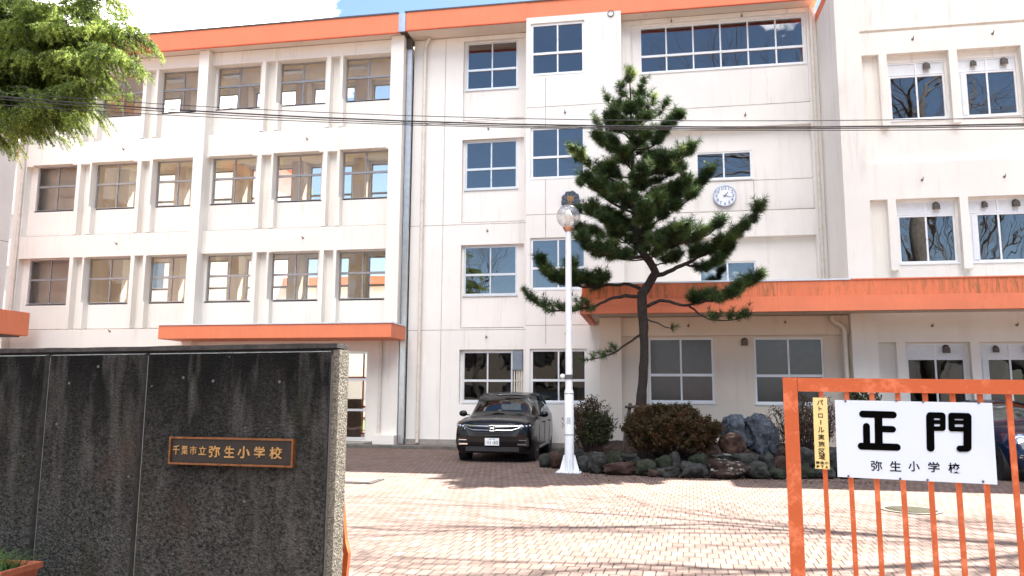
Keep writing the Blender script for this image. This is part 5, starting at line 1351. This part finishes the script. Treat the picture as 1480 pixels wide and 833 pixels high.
# ================================================================== cars (local frame: x lateral, -y forward, z up)
def loft(stations, sub=5, vsub=4):
    """stations: (y, [(x,z)...]) half sections from sill to roof centre, interpolated smoothly; returns grid [i][j] and index maps"""
    def cr(p0, p1, p2, p3, t):
        return .5*((2*p1)+(-p0+p2)*t+(2*p0-5*p1+4*p2-p3)*t*t+(-p0+3*p1-3*p2+p3)*t**3)
    S = np.array([[(x, y, z) for x, z in sec] for y, sec in stations]); n = len(S); out = []
    for i in range(n-1):
        a, b, c, d = S[max(i-1, 0)], S[i], S[i+1], S[min(i+2, n-1)]
        for k in range(sub):
            t = k/sub; q = cr(a, b, c, d, t)*.55+(b*(1-t)+c*t)*.45 if 0 < k else b; out.append(q)
    out.append(S[-1]); G = []
    for sec in out:
        m = len(sec); row = []
        for j in range(m-1):
            a, b, c, d = sec[max(j-1, 0)], sec[j], sec[j+1], sec[min(j+2, m-1)]
            for k in range(vsub):
                t = k/vsub; row.append(cr(a, b, c, d, t)*.6+(b*(1-t)+c*t)*.4 if k else b)
        row.append(sec[-1]); G.append(row)
    return np.array(G)

def car(name, loc, rz, label, st, spec):
    t = empty(name, loc, rz, label=label, cat='car')
    su, sv = 5, 4; G = loft(st, su, sv); ni, nj = G.shape[:2]
    vid = lambda s_, i, j: (i*nj+j)+(0 if s_ > 0 else ni*nj)
    V = [tuple(G[i, j]) for i in range(ni) for j in range(nj)]+[(-G[i, j][0], G[i, j][1], G[i, j][2]) for i in range(ni) for j in range(nj)]
    reg = {'body': [], 'windscreen': [], 'rear_screen': [], 'side_window': []}
    for i in range(ni-1):
        for j in range(nj-1):
            key = spec['region'](i/su, j/sv)
            for s_ in (1, -1):
                f = [vid(s_, i, j), vid(s_, i+1, j), vid(s_, i+1, j+1), vid(s_, i, j+1)]
                if s_ < 0: f.reverse()
                reg[key].append(tuple(f))
    for i in (0, ni-1):   # nose and tail caps as strips between the two sides
        for j in range(nj-1):
            f = [vid(1, i, j), vid(1, i, j+1), vid(-1, i, j+1), vid(-1, i, j)]
            reg['body'].append(tuple(f if i == 0 else reversed(f)))
    for i in range(ni-1): reg['body'].append((vid(1, i, 0), vid(-1, i, 0), vid(-1, i+1, 0), vid(1, i+1, 0)))
    def sub(name_, faces, mat, push=0.0):
        used = sorted({k for f in faces for k in f}); mp = {k: q for q, k in enumerate(used)}
        mb = MB(); mb.add([V[k] for k in used], [tuple(mp[k] for k in f) for f in faces])
        o = mb.build(name_, mat, t, smooth=True, local=True); o.data.set_sharp_from_angle(angle=R(50)); return o
    sub('body', reg['body'], spec['paint'])
    sub('windscreen', reg['windscreen'], M['glass_car']); sub('rear_screen', reg['rear_screen'], M['glass_car'])
    L = [f for f in reg['side_window'] if sum(V[k][0] for k in f) > 0]; Rr = [f for f in reg['side_window'] if sum(V[k][0] for k in f) < 0]
    sub('side_window', L, M['glass_car']); sub('side_window', Rr, M['glass_car'])
    # wheels
    for (wy, wr, wx) in spec['wheels']:
        for s_ in (-1, 1):
            mb = MB(); mb.lathe((s_*(wx-.19), wy, wr), [(wr+.055, 0), (wr+.055, .205), (wr*.6, .206), (wr*.6, 0)], 32, (s_, 0, 0)); mb.build('wheel_arch', M['black'], t, smooth='auto', local=True)
            w = empty('wheel', (0, 0, 0)); w.parent = t
            mb = MB(); mb.lathe((s_*(wx-.21), wy, wr), [(wr*.62, 0), (wr*.93, 0), (wr, .03), (wr, .19), (wr*.95, .225), (wr*.66, .23), (wr*.64, .20)], 36, (s_, 0, 0)); mb.build('tyre', M['rubber'], w, smooth='auto', local=True)
            mb = MB(); cx = s_*(wx+.005); mb.lathe((s_*(wx-.06), wy, wr), [(wr*.64, 0), (wr*.64, .06), (wr*.58, .065), (wr*.56, .03), (.02, .02)], 36, (s_, 0, 0))
            for k in range(5):
                a = 2*math.pi*k/5+.3; d = Vector((0, math.cos(a), math.sin(a))); p = Vector((cx-s_*.025, wy, wr)); q = Vector((0, -d.z, d.y))
                mb.prism([p-q*.045, p+q*.045, p+d*wr*.58+q*.03, p+d*wr*.58-q*.03], (s_*.022, 0, 0))
            mb.lathe((cx-s_*.03, wy, wr), [(.06, 0), (.06, .035), (.03, .04)], 16, (s_, 0, 0)); mb.build('rim', spec['rim'], w, smooth='auto', local=True)
    return t

def suv():
    st = [
     (-2.20, [(.58, .24), (.68, .30), (.74, .45), (.74, .66), (.66, .80), (.46, .87), (.23, .89), (0, .89)]),
     (-2.10, [(.76, .21), (.84, .28), (.88, .46), (.87, .70), (.80, .86), (.56, .94), (.28, .96), (0, .965)]),
     (-1.90, [(.82, .20), (.88, .28), (.915, .48), (.905, .74), (.85, .92), (.60, .985), (.30, 1.0), (0, 1.005)]),
     (-1.40, [(.85, .20), (.91, .28), (.925, .50), (.92, .78), (.88, .96), (.66, 1.03), (.32, 1.045), (0, 1.05)]),
     (-.98, [(.85, .20), (.91, .28), (.925, .50), (.92, .78), (.87, .96), (.70, 1.03), (.36, 1.05), (0, 1.06)]),
     (-.28, [(.85, .20), (.91, .28), (.925, .50), (.92, .80), (.895, 1.0), (.71, 1.47), (.40, 1.54), (0, 1.555)]),
     (.55, [(.85, .20), (.91, .28), (.925, .50), (.925, .82), (.90, 1.01), (.72, 1.53), (.42, 1.595), (0, 1.61)]),
     (1.35, [(.85, .20), (.91, .28), (.925, .50), (.925, .84), (.90, 1.04), (.70, 1.52), (.40, 1.585), (0, 1.595)]),
     (1.95, [(.83, .22), (.89, .30), (.915, .52), (.90, .86), (.87, 1.05), (.64, 1.40), (.36, 1.46), (0, 1.47)]),
     (2.22, [(.75, .26), (.83, .32), (.87, .52), (.86, .84), (.80, 1.02), (.56, 1.08), (.30, 1.10), (0, 1.10)]),
     (2.34, [(.66, .32), (.74, .38), (.78, .54), (.76, .76), (.66, .90), (.46, .94), (.24, .95), (0, .95)])]
    def region(u, v):
        if 4.12 <= u < 4.98 and v >= 5: return 'windscreen'
        if 8.1 <= u < 8.95 and v >= 5: return 'rear_screen'
        if 4 <= v < 4.95:
            if 4.55 <= u < 5.75 or 5.95 <= u < 7.0 or 7.15 <= u < 7.9: return 'side_window'
        return 'body'
    paint = simple('black_car_paint', (.004, .004, .0045), .25, 0, var=.05, coat=.25, spec=.25)
    chrome = simple('chrome', (.75, .77, .80), .12, 1.0, var=.03)
    t = car('parked_car', (-3.56, 19.75, 0), R(.5), 'black SUV with chrome grille parked in front of the ground-floor windows', st,
            dict(region=region, paint=paint, wheels=[(-1.33, .345, .90), (1.33, .345, .90)], rim=simple('dark_rim', (.12, .12, .13), .35, .7)))
    def add(name, mb, mat, par=None, sm='auto'): return mb.build(name, mat, par or t, smooth=sm, local=True)
    Z = Vector((0, 0, 1)); X = Vector((1, 0, 0)); N = Vector((0, -1, 0))
    # grille
    mb = MB(); mb.prism([(-.56, -2.235, .60), (.56, -2.235, .60), (.66, -2.20, .80), (.62, -2.19, .845), (-.62, -2.19, .845), (-.66, -2.20, .80)], (0, .12, 0)); add('grille', mb, M['black'])
    mb = MB()
    for s_ in (-1, 1):
        mb.tube([(s_*.08, -2.265, .815), (s_*.30, -2.255, .82), (s_*.50, -2.235, .825), (s_*.68, -2.18, .845)], [.024, .022, .020, .014], 8)
        mb.tube([(s_*.08, -2.265, .735), (s_*.30, -2.255, .735), (s_*.46, -2.24, .74), (s_*.60, -2.205, .785), (s_*.68, -2.18, .84)], [.015, .014, .014, .013, .010], 8)
    add('grille_bar', mb, chrome)
    mb = MB()
    for k in range(5): mb.box(-.45+.0, .45, -2.250, -2.236, .615+.034*k-.004, .615+.034*k+.004)
    add('grille_mesh', mb, M['dark_metal'])
    mb = MB(); c = Vector((0, -2.275, .782))
    w, h = .072, .060   # badge: rounded frame with an H
    pts = [(-w, h), (w, h), (w*.82, -h), (-w*.82, -h)]
    for a, b in zip(pts, pts[1:]+pts[:1]): mb.tube([c+X*a[0]+Z*a[1], c+X*b[0]+Z*b[1]], .0055, 6)
    for s_ in (-1, 1): mb.tube([c+X*s_*.044+Z*.046+N*.004, c+X*s_*.032-Z*.040+N*.004], .011, 6)
    mb.tube([c-X*.036+N*.004, c+X*.036+N*.004], .009, 6); add('badge', mb, chrome)
    mb = MB(); mb.box(-.085, .085, -2.266, -2.258, .71, .85); add('badge_back', mb, M['black'])
    # headlights
    lens = simple('lamp_lens', (.42, .45, .52), .08, .6, var=.3, scale=30, coat=1.0)
    for s_ in (-1, 1):
        pts = [(.62, -2.20, .79), (.72, -2.155, .745), (.87, -2.05, .76), (.925, -1.86, .85), (.915, -1.78, .92), (.82, -2.0, .905), (.66, -2.16, .87)]
        q = [Vector((s_*x, y, z)) for x, y, z in pts]
        if s_ < 0: q.reverse()
        hl = MB(); hl.prism(q, Vector((-s_*.06, .06, 0))) ; o = add('headlight', hl, simple('lamp_housing', (.05, .055, .065), .15, .3, coat=1.0), sm=False)
        mb = MB()
        for k, (x, y, z, r) in enumerate(((.70, -2.165, .815, .034), (.775, -2.125, .825, .034), (.845, -2.06, .835, .031))): mb.sphere((s_*x, y, z), r, 12, 8)
        mb.build('lens', lens, o, smooth=True, local=True)
        mb = MB(); mb.tube([(s_*.65, -2.20, .775), (s_*.73, -2.165, .74), (s_*.875, -2.06, .752)], .009, 6); mb.build('light_strip', chrome, o, smooth=True, local=True)
        # fog lamp blade
        mb = MB(); mb.box(s_*.68-.10, s_*.68+.10, -2.225, -2.14, .405, .435); mb.box(s_*.70-.09, s_*.70+.09, -2.205, -2.14, .505, .522); add('fog_light', mb, chrome if s_ < 0 else simple('dim_chrome', (.25, .25, .26), .3, .9))
        mb = MB(); mb.box(s_*.70-.13, s_*.70+.13, -2.195, -2.12, .38, .56); add('fog_recess', mb, M['black'])
        # mirrors
        mb = MB(); mb.sphere((s_*1.02, -.80, 1.07), (.105, .07, .075), 14, 10); mb.box(min(s_*.86, s_*.98), max(s_*.86, s_*.98), -.80, -.75, 1.02, 1.05); o = add('mirror', mb, paint)
        mb = MB(); mb.lathe((s_*1.02, -.735, 1.07), [(.08, 0), (.08, .004)], 14, (0, 1, 0)); mb.build('mirror_glass', M['steel'], o, local=True)
        for y in (-.15, .95): mb = MB(); mb.tube([(s_*.93, y, .86), (s_*.955, y+.04, .865), (s_*.955, y+.16, .87), (s_*.93, y+.2, .87)], .012, 6); add('door_handle', mb, paint)
        mb = MB(); mb.box(min(s_*.90, s_*.945), max(s_*.90, s_*.945), -.95, .95, .27, .31); add('sill_trim', mb, M['steel'])
        for y in (-.95, .05, 1.05): mb = MB(); mb.tube([(s_*.929, y, .32), (s_*.931, y, .60), (s_*.926, y, .84)], .004, 4); add('door_gap', mb, M['black'])
        mb = MB(); mb.tube([(s_*.62, -.15, 1.50), (s_*.64, .3, 1.56), (s_*.62, 1.3, 1.56), (s_*.59, 1.7, 1.50)], .018, 6); add('roof_rail', mb, M['black'])
    mb = MB(); mb.box(-.62, .62, -2.235, -2.14, .26, .36); add('lower_intake', mb, M['black'])
    # number plate
    mb = MB(); mb.box(-.165, .165, -2.275, -2.263, .395, .56); mb.box(-.06, .06, -2.263, -2.18, .44, .52); pl = add('number_plate', mb, simple('plate_white', (.82, .83, .84), .4), sm=False)
    mb = MB(); o = Vector((0, -2.2755, .4775))
    for ch, x in (('千', -.062), ('葉', -.028), ('3', .022), ('0', .044), ('1', .066)): put_char(mb, ch, o+X*x+Z*.053, .030, X, Z, N, .01, .001)
    put_char(mb, 'の', o+X*-.135-Z*.018, .026, X, Z, N, .01, .001)
    for ch, x in (('1', -.088), ('1', -.038), ('0', .062), ('3', .118)): put_char(mb, ch, o+X*x-Z*.022, .072, X, Z, N, .03, .001)
    mb.obox(o+X*.012-Z*.022, X, Z, N, -.012, .012, -.006, .006, 0, .001)
    mb.build('plate_lettering', simple('plate_green', (.02, .09, .06), .5), pl, local=True)
    # wipers, dashboard, seats
    mb = MB()
    for x in (-.45, .12): mb.tube([(x, -.99, 1.075), (x+.30, -.93, 1.10), (x+.52, -.95, 1.095)], .009, 5)
    add('wiper', mb, M['black'])
    mb = MB(); mb.box(-.72, .72, -.80, -.35, .80, 1.0); add('dashboard', mb, simple('dash_grey', (.05, .05, .052), .7))
    seat = simple('seat_dark', (.06, .058, .055), .8)
    for x in (-.38, .38):
        mb = MB(); mb.bbox(x-.24, x+.24, .25, .42, .55, 1.12, .05); mb.bbox(x-.12, x+.12, .28, .38, 1.14, 1.32, .04); mb.bbox(x-.24, x+.24, -.25, .24, .42, .56, .04); add('seat', mb, seat)
    mb = MB(); mb.bbox(-.6, .6, 1.15, 1.3, .55, 1.12, .05); add('seat', mb, seat)
    mb = MB(); mb.bbox(-.12, .12, -.42, -.38, 1.30, 1.37, .015); add('rear_view_mirror', mb, M['black'])
    mb = MB(); mb.sphere((0, 0, 0), .001)
    tm = Matrix.Translation(t.location) @ Matrix.Rotation(R(.5), 4, 'Z'); p = tm @ Vector((-.10, -.72, 1.0))
    d = empty('dashboard_ornament', tuple(p), label='small yellow-headed white ornament behind the black car windscreen', cat='ornament')
    mb = MB(); mb.lathe(p, [(.03, .002), (.045, .02), (.04, .07), (.02, .095)], 14); mb.build('ornament_body', simple('orn_white', (.75, .75, .72), .6), d, smooth=True)
    mb = MB(); mb.sphere((p.x, p.y, p.z+.125), .052, 14, 10); mb.build('ornament_head', simple('orn_yellow', (.75, .80, .12), .6), d, smooth=True)
suv()

def beetle():
    st = [
     (-1.95, [(.45, .28), (.55, .32), (.60, .42), (.58, .52), (.50, .60), (.34, .66), (.18, .68), (0, .68)]),
     (-1.85, [(.60, .24), (.70, .30), (.76, .44), (.74, .60), (.64, .72), (.44, .78), (.22, .80), (0, .80)]),
     (-1.60, [(.70, .22), (.79, .28), (.85, .46), (.84, .68), (.72, .84), (.50, .90), (.26, .93), (0, .94)]),
     (-1.10, [(.76, .22), (.84, .28), (.88, .48), (.87, .76), (.76, .92), (.58, .99), (.30, 1.02), (0, 1.03)]),
     (-.75, [(.78, .22), (.85, .28), (.88, .48), (.87, .78), (.80, .96), (.64, 1.03), (.34, 1.06), (0, 1.07)]),
     (-.15, [(.78, .22), (.85, .28), (.88, .48), (.87, .80), (.82, .98), (.60, 1.38), (.34, 1.44), (0, 1.46)]),
     (.50, [(.78, .22), (.85, .28), (.88, .48), (.87, .80), (.82, .98), (.60, 1.42), (.34, 1.49), (0, 1.50)]),
     (1.20, [(.78, .22), (.85, .28), (.88, .48), (.87, .80), (.80, .97), (.54, 1.28), (.30, 1.35), (0, 1.36)]),
     (1.75, [(.72, .24), (.80, .30), (.84, .48), (.80, .74), (.70, .88), (.46, .96), (.24, .99), (0, 1.0)]),
     (1.98, [(.58, .30), (.66, .36), (.70, .46), (.66, .60), (.56, .68), (.38, .72), (.20, .73), (0, .73)])]
    def region(u, v):
        if 4.1 <= u < 4.95 and v >= 5: return 'windscreen'
        if 7.0 <= u < 7.7 and v >= 5: return 'rear_screen'
        if 4 <= v < 4.95 and (4.5 <= u < 6.0 or 6.15 <= u < 7.0): return 'side_window'
        return 'body'
    paint = simple('navy_car_paint', (.006, .016, .045), .18, .1, var=.05, coat=.5, spec=.4); chrome = simple('chrome_trim', (.75, .77, .80), .12, 1.0, var=.03)
    h = onY(1457, 653, 16.0)
    cx = h.x+.62*math.cos(R(6)); t = car('parked_car', (cx, 17.75, 0), R(6), 'dark blue rounded hatchback with round headlights behind the gate at the right edge', st,
            dict(region=region, paint=paint, wheels=[(-1.28, .32, .85), (1.22, .32, .85)], rim=chrome))
    t['group'] = 'parked cars'
    for s_ in (-1, 1):
        c = Vector((s_*.60, -1.76, .70)); ax = Vector((s_*.25, -1, .35)).normalized()
        mb = MB(); mb.lathe(c, [(.165, -.03), (.17, .04), (.15, .055), (.135, .04)], 28, ax); o = mb.build('headlight', chrome, t, smooth='auto', local=True)
        mb = MB(); mb.lathe(c, [(.134, .02), (.12, .055), (.07, .075), (.0, .08)], 28, ax); mb.build('lens', simple('blue_lens', (.30, .38, .52), .05, .5, coat=1.0), o, smooth=True, local=True)
        mb = MB(); mb.lathe(c+ax*.06, [(.06, .0), (.065, .028), (.04, .03)], 20, ax); mb.build('lens_ring', chrome, o, smooth='auto', local=True)
        mb = MB(); q = [(s_*.30, -1.99, .50), (s_*.70, -1.90, .50)]; mb.tube([q[0], q[1], (s_*.72, -1.89, .46), (s_*.30, -1.99, .45), q[0]], .010, 6); mb.build('indicator_frame', chrome, t, smooth=True, local=True)
        mb = MB(); mb.box(min(s_*.56, s_*.66), max(s_*.56, s_*.66), -1.945, -1.90, .47, .488); mb.build('indicator', simple('indicator_amber', (.55, .16, .03), .3), t, local=True)
        mb = MB(); mb.lathe((s_*.50, -1.93, .38), [(.05, -.03), (.05, .02), (.03, .03)], 16, (0, -1, 0)); mb.build('fog_light', chrome, t, smooth='auto', local=True)
        mb = MB(); mb.sphere((s_*.99, -.62, 1.02), (.10, .06, .07), 14, 10); mb.build('mirror', paint, t, smooth=True, local=True)
    mb = MB(); mb.box(-.45, .45, -1.985, -1.90, .30, .42); mb.build('lower_intake', M['black'], t, local=True)
    mb = MB(); mb.box(-.165, .165, -2.01, -1.995, .42, .585); mb.build('number_plate', simple('plate_white_b', (.82, .83, .84), .4), t, local=True)
    # folding sunshade behind the windscreen
    mb = MB(); P = [(-.60, -.62, 1.04), (.60, -.62, 1.04), (.50, -.24, 1.36), (-.50, -.24, 1.36)]; mb.add([Vector(p)+Vector((0, .05, -.03)) for p in P], [(0, 1, 2, 3)]); mb.build('sunshade', simple('sunshade_foil', (.40, .42, .36), .4, .5, var=.3, scale=12), t, local=True)
    mb = MB(); mb.box(-.55, .55, .1, .25, .5, 1.15); mb.build('seat', M['black'], t, local=True)
beetle()
# ================================================================== sky, sun, camera
SAZ, SEL = R(28), R(58.6)
SV = Vector((math.sin(SAZ)*math.cos(SEL), math.cos(SAZ)*math.cos(SEL), math.sin(SEL)))
w = bpy.data.worlds.new('World'); scene.world = w; w.use_nodes = True
nt = w.node_tree; nt.nodes.clear()
def N(ty, **k):
    x = nt.nodes.new(ty)
    for a, b in k.items(): setattr(x, a, b)
    return x
sky = N('ShaderNodeTexSky', sky_type='NISHITA', sun_disc=False); sky.sun_elevation = SEL; sky.sun_rotation = SAZ
sky.air_density = 1.0; sky.dust_density = .3; sky.ozone_density = 2.0
bg = N('ShaderNodeBackground'); bg.inputs[1].default_value = .05; out = N('ShaderNodeOutputWorld')
tc = N('ShaderNodeTexCoord'); mp = N('ShaderNodeMapping'); mp.inputs['Scale'].default_value = (1.6, 1.6, 3.4); mp.inputs['Location'].default_value = (3.1, .4, 0)
nt.links.new(tc.outputs['Generated'], mp.inputs[0])
nz = N('ShaderNodeTexNoise'); nz.inputs['Scale'].default_value = 1.9; nz.inputs['Detail'].default_value = 9; nz.inputs['Roughness'].default_value = .58; nt.links.new(mp.outputs[0], nz.inputs['Vector'])
# a large bank of cloud standing over the corridor wing
cd = ray(150, -40).normalized(); dt = N('ShaderNodeVectorMath', operation='DOT_PRODUCT'); nt.links.new(tc.outputs['Generated'], dt.inputs[0]); dt.inputs[1].default_value = cd
mr = N('ShaderNodeMapRange'); mr.inputs[1].default_value = .925; mr.inputs[2].default_value = .985; mr.inputs[3].default_value = -.03; mr.inputs[4].default_value = .34; nt.links.new(dt.outputs['Value'], mr.inputs[0])
# bright cloud bank added behind the camera to light the shaded facade
sz = N('ShaderNodeVectorMath', operation='DOT_PRODUCT'); nt.links.new(tc.outputs['Generated'], sz.inputs[0]); sz.inputs[1].default_value = Vector((.1, -.56, .82)).normalized()
mz = N('ShaderNodeMapRange'); mz.inputs[1].default_value = .84; mz.inputs[2].default_value = .95; mz.inputs[3].default_value = -.06; mz.inputs[4].default_value = .22; nt.links.new(sz.outputs['Value'], mz.inputs[0])
az = N('ShaderNodeMath', operation='ADD'); nt.links.new(mr.outputs[0], az.inputs[0]); nt.links.new(mz.outputs[0], az.inputs[1])
ad = N('ShaderNodeMath', operation='ADD'); nt.links.new(nz.outputs[0], ad.inputs[0]); nt.links.new(az.outputs[0], ad.inputs[1])
cr = N('ShaderNodeValToRGB'); cr.color_ramp.elements[0].position = .56; cr.color_ramp.elements[1].position = .68; nt.links.new(ad.outputs[0], cr.inputs[0])
mx = N('ShaderNodeMix', data_type='RGBA'); nt.links.new(cr.outputs[0], mx.inputs[0]); nt.links.new(sky.outputs[0], mx.inputs[6]); mx.inputs[7].default_value = (34.0, 33.0, 32.5, 1)
nt.links.new(mx.outputs[2], bg.inputs[0]); nt.links.new(bg.outputs[0], out.inputs[0])

sl = bpy.data.lights.new('sun', 'SUN'); sl.energy = 5.0; sl.angle = R(.53); sl.color = (1, .955, .89)
so = bpy.data.objects.new('sun', sl); COL.objects.link(so); so.rotation_euler = SV.to_track_quat('Z', 'Y').to_euler(); so.location = (10, 30, 40)

cam = bpy.data.cameras.new('camera'); co = bpy.data.objects.new('camera', cam); COL.objects.link(co); scene.camera = co
cam.sensor_fit = 'HORIZONTAL'; cam.sensor_width = 36; cam.lens = FOC/1480*36; cam.clip_start = .05; cam.clip_end = 800
m3 = Matrix((RT, UP, -FW)).transposed(); co.matrix_world = Matrix.Translation(CAM) @ m3.to_4x4()

scene.view_settings.view_transform = 'Standard'; scene.view_settings.look = 'None'; scene.view_settings.gamma = 1
scene.view_settings.use_curve_mapping = False; scene.view_settings.exposure = 2.36
scene.render.engine = 'CYCLES'; cy = scene.cycles
cy.max_bounces = 10; cy.diffuse_bounces = 4; cy.glossy_bounces = 4; cy.transparent_max_bounces = 16; cy.transmission_bounces = 4
cy.use_denoising = True; cy.sample_clamp_indirect = 8; cy.caustics_reflective = False; cy.caustics_refractive = False
scene.render.film_transparent = False
